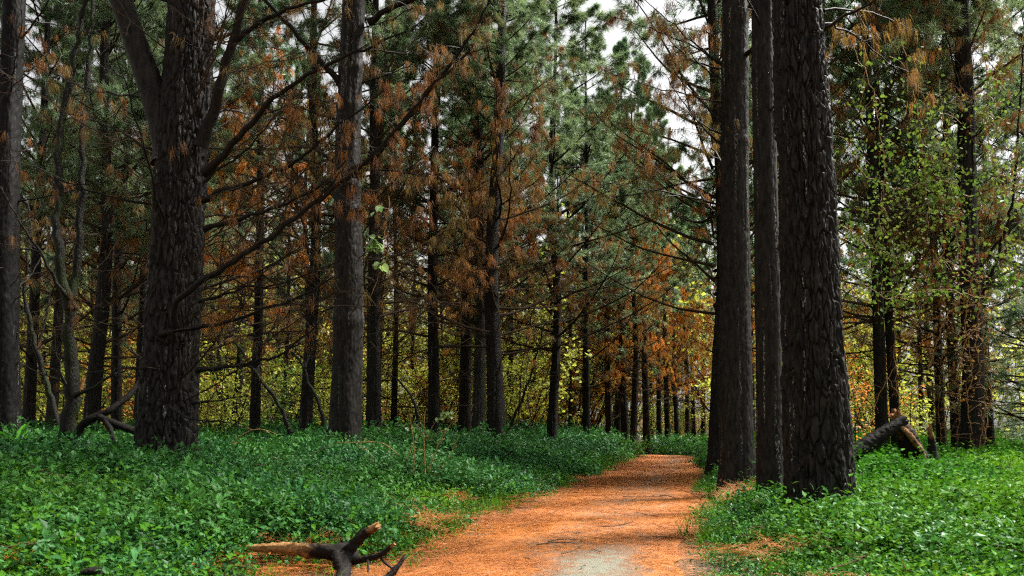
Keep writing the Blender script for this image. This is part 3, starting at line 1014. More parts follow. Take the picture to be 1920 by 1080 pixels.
# the vine-wrapped pine
D5 = 19.0
root, foot, axf, rf = big_pine(1821, D5, .50, 'thick dark pine wrapped in dry vine at the edge of the wood', 306, 1806, plate=.012, segs=80, dz=.04, taper=.5, fine=9, cell=(.05, .16), crown_rot=5.1, crown='top')
L5([(1815, 450, 0), (1826, 300, -.6), (1815, 200, -.8), (1785, 120, -1.0), (1765, 0, -1.2)], .035, .012, twig=14, need=.5)
L5([(1828, 520, 0), (1860, 470, -.4), (1910, 400, -.8), (1960, 300, -1.2)], .040, .012, twig=14, need=.6)
L5([(1830, 580, 0), (1865, 500, -.4), (1900, 380, -.9), (1912, 200, -1.2), (1925, 0, -1.5)], .045, .014, twig=16, need=.6)
L5([(1800, 230, 0), (1740, 180, -.4), (1690, 130, -.8), (1640, 50, -1.2), (1620, 0, -1.4)], .035, .010, twig=14, need=.8)
wild(root, foot, axf, rf, np.arange(3.5, 11, .45), rng, L=(1.6, 3.2), need=1.0)

# the pine cut by the left edge
D5 = 13.6
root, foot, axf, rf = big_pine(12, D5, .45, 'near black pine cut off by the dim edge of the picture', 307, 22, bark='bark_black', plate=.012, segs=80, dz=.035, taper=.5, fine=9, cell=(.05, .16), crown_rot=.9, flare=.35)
wild(root, foot, axf, rf, np.arange(2.4, 9, .42), rng, L=(1.4, 2.6), need=.25)
wild(root, foot, axf, rf, np.linspace(1.4, 6, 18), rng, L=(1.3, 3.0), el=(-10, 40), r=(.006, .011), need=.08, twig=10, mat='twig')

# ------------------------------------------------------------------ mossy broadleaf saplings
def sapling(label, stems, d, seed, twig=8):
    rng = np.random.default_rng(seed)
    b = P(stems[0][0][0], 815, d)
    foot = np.array([b[0], d, float(ground_z(b[0], d)) - .1])
    root = empty('mossy_sapling', foot)
    tag(root, label, 'sapling')
    for k, (pts, r0, r1) in enumerate([(s[:-2], s[-2], s[-1]) for s in stems]):
        limb(root, foot, [P(a, b_, d + dd) for a, b_, dd in pts], r0, r1, rng, mat='bark_moss', twig=twig if k else 4, tw_ratio=.3, name='trunk' if k == 0 else 'stem', wob=.018, side=12)
    OCC.append((foot[0], foot[1], .18))
    return root


sapling('forked mossy sapling with two crooked stems near the massive forked pine', [
    [(122, 850, 0), (130, 800, 0), (135, 720, 0), (130, 640, 0), (132, 570, 0), .125, .075],
    [(132, 580, 0), (116, 520, -.1), (103, 440, -.1), (112, 360, 0), (106, 290, 0), (128, 160, .1), (150, 60, .2), (170, -60, .3), (190, -260, .4), .075, .02],
    [(131, 575, 0), (142, 520, .1), (150, 440, .1), (158, 320, .1), (150, 250, .1), (168, 130, .2), (172, 40, .2), (178, -120, .3), .065, .02],
    [(128, 560, -.1), (104, 520, -.3), (78, 480, -.4), (40, 420, -.6), (0, 350, -.8), .03, .008],
    [(140, 742, -.1), (180, 724, -.3), (202, 706, -.4), (240, 690, -.6), .032, .008],
    [(124, 722, -.1), (112, 690, -.2), (104, 655, -.2), (100, 620, -.3), .02, .006],
    [(122, 718, 0), (90, 706, .1), (50, 690, .2), (20, 670, .3), .018, .005],
], 11.6, 41)
sapling('thin curved mossy sapling behind the forked mossy one', [
    [(112, 812, 0), (100, 760, 0), (84, 710, 0), (68, 660, 0), (50, 580, 0), .06, .04],
    [(50, 585, 0), (44, 520, 0), (58, 440, .1), (50, 360, .2), .035, .012],
    [(68, 660, 0), (86, 600, .2), (96, 540, .3), .025, .008],
], 14.5, 42)
sapling('slanting bare sapling in front of the slim pines, mid wood', [
    [(545, 812, 0), (530, 770, 0), (505, 730, 0), (480, 700, 0), (440, 640, 0), .05, .03],
    [(480, 700, 0), (498, 640, .2), (520, 600, .3), (530, 520, .4), .03, .01],
], 17.5, 43, 14)
sapling('pale crooked sapling stem beside the mid-sized pine', [
    [(606, 800, 0), (598, 750, 0), (580, 725, 0), (572, 690, 0), (548, 660, 0), .05, .03],
    [(572, 690, 0), (588, 650, .2), (600, 600, .2), .022, .008],
], 18.5, 44, 12)
sapling('slanted thin sapling crossing behind the thick dark pine', [
    [(948, 815, 0), (970, 770, 0), (990, 720, 0), (1005, 670, 0), (1022, 600, 0), .045, .02],
], 24.0, 45, 10)
sapling('arched bare sapling in front of the thin crooked pine', [
    [(784, 800, 0), (782, 770, 0), (770, 740, 0), (748, 712, 0), (725, 700, 0), .045, .015],
    [(775, 750, 0), (788, 742, 0), (800, 730, .1), .015, .005],
], 20.0, 46, 12)

# ------------------------------------------------------------------ undergrowth shrubs at the bright edge
def shrub_meshes(seed, n_stem, h, spread, leaves, mat, size, el=(48, 85), per=14, r=.022, names=('stems', 'foliage')):
    rng = np.random.default_rng(seed)
    az = rng.random(n_stem) * 2 * np.pi
    L = h * rng.uniform(.6, 1.0, n_stem)
    axes = grow(rng, np.stack([rng.normal(0, spread * .2, n_stem), rng.normal(0, spread * .2, n_stem), np.full(n_stem, -.1)], -1), az, R(1) * rng.uniform(*el, n_stem), L, 7, .1, .12)
    w = MB()
    w.add(*tubes(axes, np.broadcast_to(np.linspace(r, .006, 8), axes.shape[:2]), 4))
    tw, tl, _ = twigs_on(rng, axes, L, per, .34, 3, .2, -.05)
    w.add(*tubes(tw, np.broadcast_to(np.linspace(.007, .003, 4), tw.shape[:2]), 3))
    pos, d = along(rng, tw, leaves, .15)
    pos = pos + rng.normal(0, .06, pos.shape)
    k = len(pos)
    ax = unit(d * .4 + rng.normal(0, .7, (k, 3)) + np.array([0, 0, -.25]))
    sd_ = unit(np.cross(ax, rng.normal(0, 1, (k, 3))))
    s = rng.uniform(.6, 1.2, (k, 1)) * size
    V = np.stack([pos, pos + ax * s * .5 + sd_ * s * .3, pos + ax * s, pos + ax * s * .5 - sd_ * s * .3], 1).reshape(-1, 3)
    l = MB()
    l.add(V, np.arange(k * 4).reshape(-1, 4), np.repeat(np.clip(rng.normal(.5, .28, k), 0, 1), 4))
    return w.mesh(names[0], M['twig']), l.mesh(names[1], M[mat])


SHRUB = [shrub_meshes(61, 11, 5.0, 1.4, 10, 'leaf_yellow', .13), shrub_meshes(62, 11, 7.0, 1.6, 12, 'leaf_yellow', .15), shrub_meshes(63, 10, 3.4, 1.2, 10, 'leaf_yellow', .12),
         shrub_meshes(64, 11, 4.5, 1.4, 9, 'n_orange', .12), shrub_meshes(65, 10, 5.0, 1.5, 10, 'leaf_vine', .13)]
ORD = 'first second third fourth fifth sixth seventh eighth ninth tenth eleventh twelfth thirteenth fourteenth fifteenth sixteenth seventeenth eighteenth nineteenth twentieth'.split() + ['twenty-' + w for w in 'first second third fourth fifth sixth seventh eighth ninth'.split()]
rng = np.random.default_rng(31)
todo = []
for row, (dmin, dmax, cnt) in enumerate(((29, 36, 22), (38, 49, 30), (52, 68, 40))):
    for i in range(cnt):
        px = -60 + 2040 * (i + rng.uniform(.1, .9)) / cnt
        d = rng.uniform(dmin, dmax)
        x = X_at(px, d)
        u = float(lateral(x, d))
        s_ = rng.uniform(.8, 1.3)
        if (-3.6 < u < 2.6 and d < 50) or (px > 1700 and d > 40) or (1215 < px < 1330 and row < 2):
            continue
        todo.append((px, d, x, row, s_, [0, 1, 0, 3, 2, 1, 4, 0, 1, 3][len(todo) % 10]))
for i in range(8):
    d = rng.uniform(72, 96)
    px = 1222 + 14 * i
    todo.append((px, d, X_at(px, d), 2, rng.uniform(.9, 1.2), [3, 0, 3, 4][i % 4]))
seen = {}
for k, (px, d, x, row, s_, v) in enumerate(sorted(todo)):
    what = {0: 'yellow-green shrub', 1: 'tall yellow-green shrub', 2: 'low yellow-green shrub', 3: 'rusty dying shrub', 4: 'mid-green shrub'}[v]
    depth = ('in the near undergrowth', 'in the middle undergrowth', 'at the far bright edge')[row]
    key = what + ' ' + depth
    n_ = seen[key] = seen.get(key, 0) + 1
    root = empty('undergrowth_shrub', (x, d, float(ground_z(x, d))), k * 1.3)
    tag(root, ORD[n_ - 1] + ' ' + what + ' from the left ' + depth, 'shrub', what + 's ' + depth)
    root.scale = (s_ * 1.2, s_ * 1.2, s_)
    tag(link('stems', SHRUB[v][0], root), kind='stuff')
    tag(link('foliage', SHRUB[v][1], root), kind='stuff')

EDGE = [shrub_meshes(81, 16, 13, 1.2, 13, 'leaf_yellow', .24, (60, 86), 26, .07, ('limbs', 'crown')), shrub_meshes(82, 16, 15, 1.4, 13, 'leaf_olive', .25, (58, 86), 26, .08, ('limbs', 'crown')),
        shrub_meshes(83, 18, 19, 1.4, 14, 'leaf_dull', .30, (60, 87), 26, .09, ('limbs', 'crown'))]
rng = np.random.default_rng(32)
todo = []
for i in range(26):
    px = -80 + 2080 * (i + rng.uniform(.2, .8)) / 26
    todo.append((px, rng.uniform(56, 70), rng.uniform(.9, 1.4), i % 2, 'yellow-green' if i % 2 == 0 else 'olive'))
for i in range(27):
    px = -100 + 2100 * (i + rng.uniform(.2, .8)) / 27
    todo.append((px, rng.uniform(74, 92), rng.uniform(1.0, 1.7), 2, 'tall dull green'))
seen = {}
for k, (px, d, s_, v, what) in enumerate(sorted(todo)):
    x = X_at(px, d)
    if -4 < float(lateral(x, d)) < 3 or (1195 < px < 1262) or (px > 1690 and v != 2 and d > 40) or (1705 < px < 1760) or px > 1870:
        continue
    n_ = seen[what] = seen.get(what, 0) + 1
    root = empty('broadleaf_tree', (x, d, float(ground_z(x, d)) * .6), k * 1.9)
    tag(root, ORD[n_ - 1] + ' ' + what + ' broadleaf tree from the left, closing the wood behind the pines', 'tree', what + ' broadleaf trees behind the pines')
    root.scale = (s_ * 1.15, s_ * 1.15, s_)
    tag(link('limbs', EDGE[v][0], root), kind='stuff')
    tag(link('crown', EDGE[v][1], root), kind='stuff')

# ------------------------------------------------------------------ leaves for vines, sprig and seedling
def leaf_blade(name, mat, L, W, fold=.25, tint=.5):
    y = np.array([0, .18, .45, .75, 1.0])
    w = np.array([.0, .8, 1.0, .6, 0]) * W / 2
    z = -.18 * L * y ** 2
    V, F = [], []
    for k in range(5):
        V += [(-w[k], y[k] * L, z[k] + w[k] * fold), (0, y[k] * L, z[k]), (w[k], y[k] * L, z[k] + w[k] * fold)]
    for k in range(4):
        F += [(3 * k, 3 * k + 1, 3 * k + 4, 3 * k + 3), (3 * k + 1, 3 * k + 2, 3 * k + 5, 3 * k + 4)]
    b = MB()
    b.add(V, F, tint)
    return b.mesh(name, M[mat])


def put_leaf(me, root, pos, rng, down=.5, s=1.0, name='leaf'):
    o = link(name, me, root)
    o.location = tuple(float(v) for v in pos)
    o.rotation_euler = (rng.normal(-.5 * down, .5), rng.normal(0, .5), rng.uniform(0, 6.28))
    sc = s * rng.uniform(.65, 1.2)
    o.scale = (sc, sc, sc)
    return o


def vine(label, d, strands, n_leaf, meshes, seed, group=None, name='climbing_vine', stem_r=.006, tw=10, size=1.0, mat='stalk', rest=0, rest_mat='leaf_vine'):
    rng = np.random.default_rng(seed)
    b = P(strands[0][0][0], strands[0][0][1], d)
    root = empty(name, b)
    tag(root, label, 'vine', group)
    pool = []
    for pts in strands:
        w = np.array([P(a, c, d + dd) for a, c, dd in pts]) - b
        seg = np.concatenate([[0], np.cumsum(np.linalg.norm(np.diff(w, axis=0), axis=1))])
        q = np.linspace(0, seg[-1], max(10, int(seg[-1] / .1)))
        ax = np.stack([np.interp(q, seg, w[:, k]) for k in range(3)], -1)
        for _ in range(3):
            ax[1:-1] = (ax[:-2] + ax[1:-1] * 2 + ax[2:]) / 4
        ax += rng.normal(0, .02, ax.shape)
        m = MB()
        m.add(*tubes(ax[None], np.full((1, len(ax)), stem_r), 5))
        t, tl, _ = twigs_on(rng, ax[None], np.array([seg[-1]]), tw, .16, 5, .05, -.6, 1.2)
        m.add(*tubes(t, np.full(t.shape[:2], stem_r * .5), 3))
        m.build('stem', M[mat], root, smooth=True)
        pool.append(along(rng, t, 40, .1)[0])
        pool.append(along(rng, ax[None], 60, .05)[0])
    pool = np.concatenate(pool)
    for k in range(n_leaf):
        p = pool[rng.integers(len(pool))] + rng.normal(0, .05, 3)
        put_leaf(meshes[k % len(meshes)], root, p, rng, 1.0, size)
    if rest:
        k = rest
        pos = pool[rng.integers(len(pool), size=k)] + rng.normal(0, .24, (k, 3))
        ax = unit(rng.normal(0, .7, (k, 3)) + np.array([0, -.3, -.5]))
        sd_ = unit(np.cross(ax, rng.normal(0, 1, (k, 3))))
        s = rng.uniform(.5, 1.1, (k, 1)) * .10 * size
        V = np.stack([pos, pos + ax * s * .5 + sd_ * s * .34, pos + ax * s, pos + ax * s * .5 - sd_ * s * .34], 1).reshape(-1, 3)
        m = MB()
        m.add(V, np.arange(k * 4).reshape(-1, 4), np.repeat(np.clip(rng.normal(.5, .3, k), 0, 1), 4))
        tag(m.build('leaves', M[rest_mat], root), kind='stuff')
    return root


VL = [leaf_blade('leaf', 'leaf_vine', .11, .085, .25, t) for t in (.2, .5, .8, 1.0)]
SL = [leaf_blade('leaf', 'leaf_sprig', .10, .08, .25, t) for t in (.2, .6, .9)]
vine('leafy green creeper hanging between the biggest trunk and the vine-wrapped pine', 14.0, [
    [(1590, 60, 0), (1640, 180, .1), (1660, 300, 0), (1650, 420, -.1), (1630, 520, -.1)],
    [(1690, 80, 0), (1720, 200, .3), (1735, 330, .2), (1740, 430, .1)],
    [(1570, 240, 0), (1620, 330, 0), (1690, 360, .1), (1760, 330, .2), (1820, 370, .4)],
    [(1760, 150, .4), (1770, 260, .3), (1790, 380, .3), (1800, 500, .2)],
    [(1565, 400, 0), (1590, 440, .1), (1650, 470, .1), (1720, 500, .2)],
    [(1860, 120, .6), (1850, 240, .5), (1870, 360, .5)],
    [(1600, 520, 0), (1660, 560, .2), (1760, 540, .4), (1850, 560, .5)],
], 240, VL, 71, tw=26, rest=2500, size=.9)
vine('leafy creeper at the picture edge beside the vine-wrapped pine', 15.0, [
    [(1900, 330, 0), (1915, 440, 0), (1900, 540, 0)], [(1880, 420, .3), (1890, 520, .2)],
], 50, VL, 72, tw=12, rest=260)
vine('pale leafy sprig dangling in front of the mid wood beside the mid-sized pine', 13.2, [
    [(731, 365, 0), (725, 420, 0), (722, 455, 0), (716, 500, 0), (700, 540, 0), (690, 575, 0)], [(716, 440, 0), (700, 470, 0)],
], 26, SL, 73, name='leafy_sprig', stem_r=.004, tw=3, size=1.5)
# dry vine tangles on the trunks
vine('tangle of dry brown vine wrapped round the thick pine', 18.6, [
    [(1835, 850, -.1), (1848, 760, 0), (1830, 660, -.2), (1838, 560, 0), (1820, 480, -.2)],
    [(1826, 845, -.2), (1812, 760, -.3), (1824, 690, -.3), (1808, 600, -.3), (1822, 520, -.3)],
    [(1843, 845, 0), (1858, 740, .1), (1842, 640, 0), (1852, 540, 0)],
    [(1800, 560, -.2), (1770, 600, -.2), (1740, 690, -.2)],
    [(1820, 520, -.3), (1760, 480, -.3), (1720, 540, -.3), (1700, 660, -.2)],
    [(1845, 600, -.3), (1810, 640, -.4), (1790, 720, -.4)],
], 0, VL, 74, name='dry_vine', stem_r=.010, tw=46, mat='stalk', rest=500, rest_mat='n_brown')
vine('dry vine stems hanging over the slim brown pine near the stump', 20.0, [
    [(1765, 830, 0), (1758, 740, 0), (1772, 640, 0), (1760, 540, 0)], [(1775, 830, -.1), (1768, 700, -.1), (1780, 580, 0)], [(1795, 830, -.1), (1800, 700, -.2), (1786, 560, -.1)],
], 0, VL, 75, name='dry_vine', stem_r=.009, tw=36, mat='stalk', rest=300, rest_mat='n_brown')
vine('thin dry vine draped from the leaning pair onto the stump', 18.0, [
    [(1752, 520, 0), (1700, 640, 0), (1640, 760, 0), (1632, 790, 0)], [(1680, 560, .2), (1676, 680, .1), (1688, 780, 0)], [(1660, 700, 0), (1700, 760, 0), (1720, 800, 0)],
], 0, VL, 76, name='dry_vine', stem_r=.008, tw=26, mat='stalk')

# ------------------------------------------------------------------ logs, stumps and fallen wood
def log_part(name, root, base, pts, radii, mat, seed, side=14, tints=None, rough=.10, jag=(0, 0), n=None):
    """a gnarled length of wood through world points, ends closed (splintered where jag > 0)"""
    rng = np.random.default_rng(seed)
    pts = np.asarray(pts, float) - base
    s = np.concatenate([[0], np.cumsum(np.linalg.norm(np.diff(pts, axis=0), axis=1))])
    n = n or max(14, int(s[-1] / .02))
    n = min(max(n, 30), 110)
    q = np.linspace(0, s[-1], n)
    ax = np.stack([np.interp(q, s, pts[:, k]) for k in range(3)], -1)
    for _ in range(max(1, n // 14)):
        ax[1:-1] = (ax[:-2] + ax[1:-1] * 2 + ax[2:]) / 4
    rad = np.interp(q, s, radii)
    V, F = tubes(ax[None], rad[None], side)
    V = V.reshape(n, side, 3)
    cen = ax[:, None, :]
    th = np.arange(side)[None, :] / side * 2 * np.pi
    nz = 1 + rough * 2.0 * (vnoise(q[:, None] * 40 + seed, np.cos(th) * 5, np.sin(th) * 5 + seed, 1.5) - .5) + rough * 2.6 * (vnoise(q[:, None] * 3 + seed, np.cos(th) * 1.6, np.sin(th) * 1.6 + seed, 1.5) - .5) + rough * (vnoise(q[:, None] * 14 + seed, np.cos(th) * 3, np.sin(th) * 3 + seed, 2.0) - .5)
    V = cen + (V - cen) * nz[..., None]
    tan = unit(np.gradient(ax, axis=0))
    if jag[0]:
        V[0] -= tan[0] * (rng.random((side, 1)) * jag[0])
    if jag[1]:
        V[-1] += tan[-1] * (rng.random((side, 1)) * jag[1])
    tn = np.interp(q, s, tints if tints is not None else np.zeros(len(pts)))
    m = MB()
    m.add(V, F, np.repeat(tn, side))
    for e, ring in ((0, 0), (n - 1, (n - 1) * side)):
        c = V[e].mean(0) + (tan[e] * (-.3 if e == 0 else .3)) * rad[e] * (0 if jag[0 if e == 0 else 1] else .4)
        Vc = np.concatenate([V[e], c[None]])
        m.add(Vc, [(k, (k + 1) % side, side) for k in range(side)], tn[e] + .05)
    return m.build(name, mat, root, smooth=True)


D = 5.6
base = P(625, 1050, D)
root = empty('fallen_branch', base)
tag(root, 'charred forked piece of fallen pine with split tan wood at the path edge', 'fallen branch')
Q = lambda a, b, dd=0: P(a, b, D + dd)
log_part('stem', root, base, [Q(470, 1028, .15), (Q(520, 1028, .1)), Q(570, 1030, .02), Q(620, 1032, 0), Q(652, 1038, 0), Q(668, 1046, 0)], [.022, .036, .048, .060, .074, .045], M['charred'], 401, 18, [.62, .6, .5, .30, .02, -.1], .22, (.16, 0))
log_part('branch_stub', root, base, [Q(645, 1040, 0), Q(662, 1022, -.02), Q(680, 1002, -.04), Q(702, 990, -.06)], [.050, .040, .036, .030], M['charred'], 402, 14, [0, .18, .34, .45], .26, (0, .06))
log_part('root_end', root, base, [Q(640, 1040, 0), Q(642, 1058, -.1), Q(646, 1075, -.2), Q(640, 1092, -.3)], [.070, .054, .044, .042], M['charred'], 403, 16, [.05, .10, .15, .15], .26, (0, .04))
log_part('side_branch', root, base, [Q(660, 1052, -.05), Q(690, 1046, -.08), Q(715, 1040, -.1), Q(726, 1031, -.12), Q(737, 1021, -.14)], [.026, .021, .020, .017, .012], M['charred'], 404, 12, [-.1, 0, .1, .25, .4], .26, (0, .04))
log_part('twig', root, base, [Q(690, 1046, -.08), Q(690, 1060, -.15), Q(690, 1072, -.2)], [.010, .008, .006], M['charred'], 405, 8)
log_part('twig', root, base, [Q(712, 1044, -.1), Q(722, 1056, -.2), Q(738, 1068, -.3)], [.010, .008, .006], M['charred'], 406, 8)
log_part('side_branch', root, base, [Q(700, 1100, -.5), Q(728, 1082, -.45), Q(745, 1064, -.42), Q(754, 1050, -.40)], [.024, .021, .018, .011], M['charred'], 407, 12, [-.1, 0, .1, .2], .26, (0, .04))
OCC.extend((P(a, 1040, D + b)[0], D + b, r) for a, b, r in ((470, -.45, .02), (510, -.5, .02), (550, -.55, .03), (590, -.6, .04), (470, -.1, .03), (500, .25, .05), (535, .15, .08), (575, .05, .10), (615, -.05, .12), (650, -.1, .13), (690, -.15, .10), (730, -.25, .10), (600, -.35, .10), (650, -.45, .13)))

D = 5.9
base = P(308, 985, D)
o = log_part('broken_wood', None, base, [P(290, 966, D + .05), P(300, 982, D), P(326, 1005, D - .05)], [.010, .026, .021], M['rotten'], 411, 10, [.3, .3, .2], .2, (.03, .03))
o.location = tuple(base)
tag(o, 'short splintered piece of tan wood lying in the ground cover', 'wood piece')
D = 4.1
base = P(168, 1072, D)
o = log_part('charred_stub', None, base, [P(155, 1074, D), P(170, 1071, D), P(186, 1070, D)], [.014, .021, .016], M['charred'], 412, 10, None, .2, (.02, .02))
o.location = tuple(base)
tag(o, 'small black stub of wood almost lost in low ground cover', 'wood piece')

# fallen limbs by the mossy sapling
D = 11.3
base = P(170, 800, D)
root = empty('fallen_branch', base)
tag(root, 'brown fallen limb propped between the mossy sapling and the massive pine', 'fallen branch')
log_part('limb', root, base, [P(146, 845, D), P(150, 800, D), P(170, 785, D), P(205, 770, D + .1), (P(240, 745, D + .3)), P(262, 715, D + .5)], [.05, .055, .058, .05, .044, .03], M['rotten'], 421, 12, [0, 0, .1, .15, .2, .3], .12, (0, .03))
log_part('limb', root, base, [P(185, 782, D), P(215, 795, D), P(252, 808, D + .1), P(300, 830, D + .3)], [.055, .055, .050, .045], M['rotten'], 422, 12, [0, .05, .1, .1], .12)
log_part('limb', root, base, [P(195, 785, D), P(207, 805, D - .1), P(214, 825, D - .2), P(228, 850, D - .3)], [.045, .036, .030, .02], M['rotten'], 423, 10, [0, .05, .1, .1], .12)
D = 12.0
base = P(150, 730, D)
o = log_part('splintered_limb', None, base, [P(145, 742, D), P(149, 730, D), P(155, 714, D)], [.045, .040, .020], M['rotten'], 424, 10, [.55, .6, .6], .15, (0, .06))
o.location = tuple(base)
tag(o, 'pale splintered limb end caught beside the mossy sapling', 'wood piece')

# log propped on the broken stump
D = 13.2
base = P(1645, 822, D)
root = empty('fallen_log', base)
tag(root, 'dark fallen log slanting from behind the biggest trunk up to the stump', 'log')
log_part('log', root, base, [P(1540, 890, D - .3), P(1600, 850, D - .1), P(1640, 824, D), P(1690, 790, D + .1)], [.15, .13, .115, .09], M['rotten'], 431, 20, [-.1, -.08, -.02, .2], .10, (0, .10))
D = 13.4
base = P(1712, 860, D)
zc = float(ground_z(base[0], D))
root = empty('broken_stump', base)
tag(root, 'broken leaning stump with splintered orange wood, propping the dark log', 'stump')
log_part('stump', root, base, [np.array([base[0] + .22, D, zc - .15]), P(1716, 860, D), P(1700, 820, D), P(1684, 788, D)], [.24, .20, .155, .10], M['rotten'], 432, 22, [.02, .12, .25, .45], .16, (0, .22))
log_part('splinter', root, base, [P(1688, 800, D - .15), P(1705, 815, D - .2), P(1728, 845, D - .25), P(1738, 880, D - .3)], [.04, .05, .045, .03], M['rotten'], 433, 10, [.6, .5, .4, .3], .2, (.06, .02))
log_part('splinter', root, base, [P(1678, 812, D), P(1677, 795, D), P(1679, 776, D)], [.04, .032, .012], M['rotten'], 434, 8, [.1, .2, .3], .2, (0, .05))
OCC.append((base[0], D, .28))
D = 15.0
base = P(1748, 850, D)
o = log_part('broken_stub', None, base, [P(1752, 880, D), P(1748, 840, D), P(1744, 806, D)], [.10, .075, .035], M['rotten'], 435, 12, [0, .2, .5], .2, (0, .16))
o.location = tuple(base)
tag(o, 'thin upright broken stub between the stump and the vine-hung pines', 'stump')
OCC.append((base[0], D, .1))

# dry stalks, arching bramble, seedling, broad-leaved plant
def stalks(name, label, cat, d, stems, seed, mat='stalk', part='stem'):
    rng = np.random.default_rng(seed)
    b = P(stems[0][0][0][0], stems[0][0][0][1], d)
    b[2] = float(ground_z(b[0], d))
    root = empty(name, b)
    tag(root, label, cat)
    for pts, r0 in stems:
        limb(root, b, [P(a, c, d + dd) for a, c, dd in pts], r0, r0 * .5, rng, mat=mat, twig=3, tw_ratio=.18, name=part, wob=.006, side=5)
    return root


stalks('dry_stalks', 'clump of dry upright tan stalks in the ground cover on the bank', 'dry stalks', 10.6, [
    ([(775, 890, 0), (778, 840, 0), (772, 800, 0), (768, 775, 0)], .007), ([(797, 890, 0), (795, 850, 0), (793, 800, 0), (797, 770, 0)], .008),
    ([(804, 888, 0), (812, 850, 0), (840, 800, 0), (858, 780, 0)], .006), ([(812, 895, .1), (840, 860, .1), (862, 815, .1)], .006),
    ([(762, 860, 0), (770, 840, 0), (785, 815, 0)], .006)], 51)
stalks('dead_stem', 'single black crooked dead stem among the dry tan stalks', 'dead stem', 10.5, [([(774, 900, 0), (780, 880, 0), (792, 862, 0), (796, 845, 0)], .010)], 52, 'branch')
stalks('arching_bramble', 'arching tan bramble stems at the foot of the mid-sized pine', 'bramble', 11.6, [
    ([(752, 862, 0), (735, 835, 0), (708, 828, 0), (668, 828, 0), (620, 832, .1), (585, 850, .2)], .008), ([(722, 878, 0), (702, 862, 0), (690, 845, 0), (668, 832, 0)], .007),
    ([(700, 868, 0), (680, 862, 0), (660, 868, 0)], .006), ([(420, 850, 0), (450, 812, 0), (490, 800, 0), (520, 815, 0)], .007)], 53)
D = 15.0
rng = np.random.default_rng(54)
root = stalks('fern_seedling', 'small pale green feathery seedling in front of the brown pine', 'seedling', D, [([(800, 830, 0), (806, 806, 0), (820, 785, 0), (838, 775, 0)], .006), ([(806, 825, 0), (822, 808, 0), (838, 808, 0)], .005), ([(800, 826, 0), (785, 800, 0), (778, 795, 0)], .005)], 55)
b0 = np.array(root.location)
for k in range(34):
    c = [(838, 776), (845, 778), (835, 806), (780, 796), (828, 782)][k % 5]
    put_leaf(SL[k % 3], root, P(c[0] + rng.normal(0, 6), c[1] + rng.normal(0, 3), D + rng.normal(0, .08)) - b0, rng, .6, .9)
D = 10.3
big_leaf = leaf_blade('leaf', 'cover_warm', .42, .13, .35, .8)
b0 = P(35, 830, D)
root = empty('broad_leaved_plant', b0)
tag(root, 'broad strap-leaved plant standing above the ground cover at the picture edge', 'plant')
for k, (tx, ty, rz) in enumerate(((-.9, .3, .6), (-1.1, -.35, -.4), (-.7, .1, 2.4))):
    o = link('leaf', big_leaf, root)
    o.location = (.0, 0, -.02)
    o.rotation_euler = (-tx, ty, rz)
OCC.append((b0[0], D, .05))

# pale posts beyond the bend
for px, w, h, lab in ((1193, .27, .72, 'wider of two pale square posts beyond the bend of the path'), (1204, .20, .66, 'narrower of two pale square posts beyond the bend of the path'), (1230, .16, .40, 'low pale post at the foot of the far avenue')):
    d = 41.5
    x = X_at(px, d)
    z = float(ground_z(x, d))
    m = MB()
    a, c = w / 2, .03
    prof = [(-.2, a), (h - c, a), (h, a - c)]
    V = [(sx * r, sy * r, zz) for zz, r in prof for sx, sy in ((-1, -1), (1, -1), (1, 1), (-1, 1))]
    F = [(4 * j + k, 4 * j + (k + 1) % 4, 4 * j + 4 + (k + 1) % 4, 4 * j + 4 + k) for j in range(2) for k in range(4)] + [(8, 9, 10, 11)]
    m.add(V, F, .4)
    o = m.build('post', M['stone'])
    o.location = (x, d, z + .25)
    o.rotation_euler = (0, 0, .2)
    tag(o, lab, 'post', 'pale posts beyond the path bend')

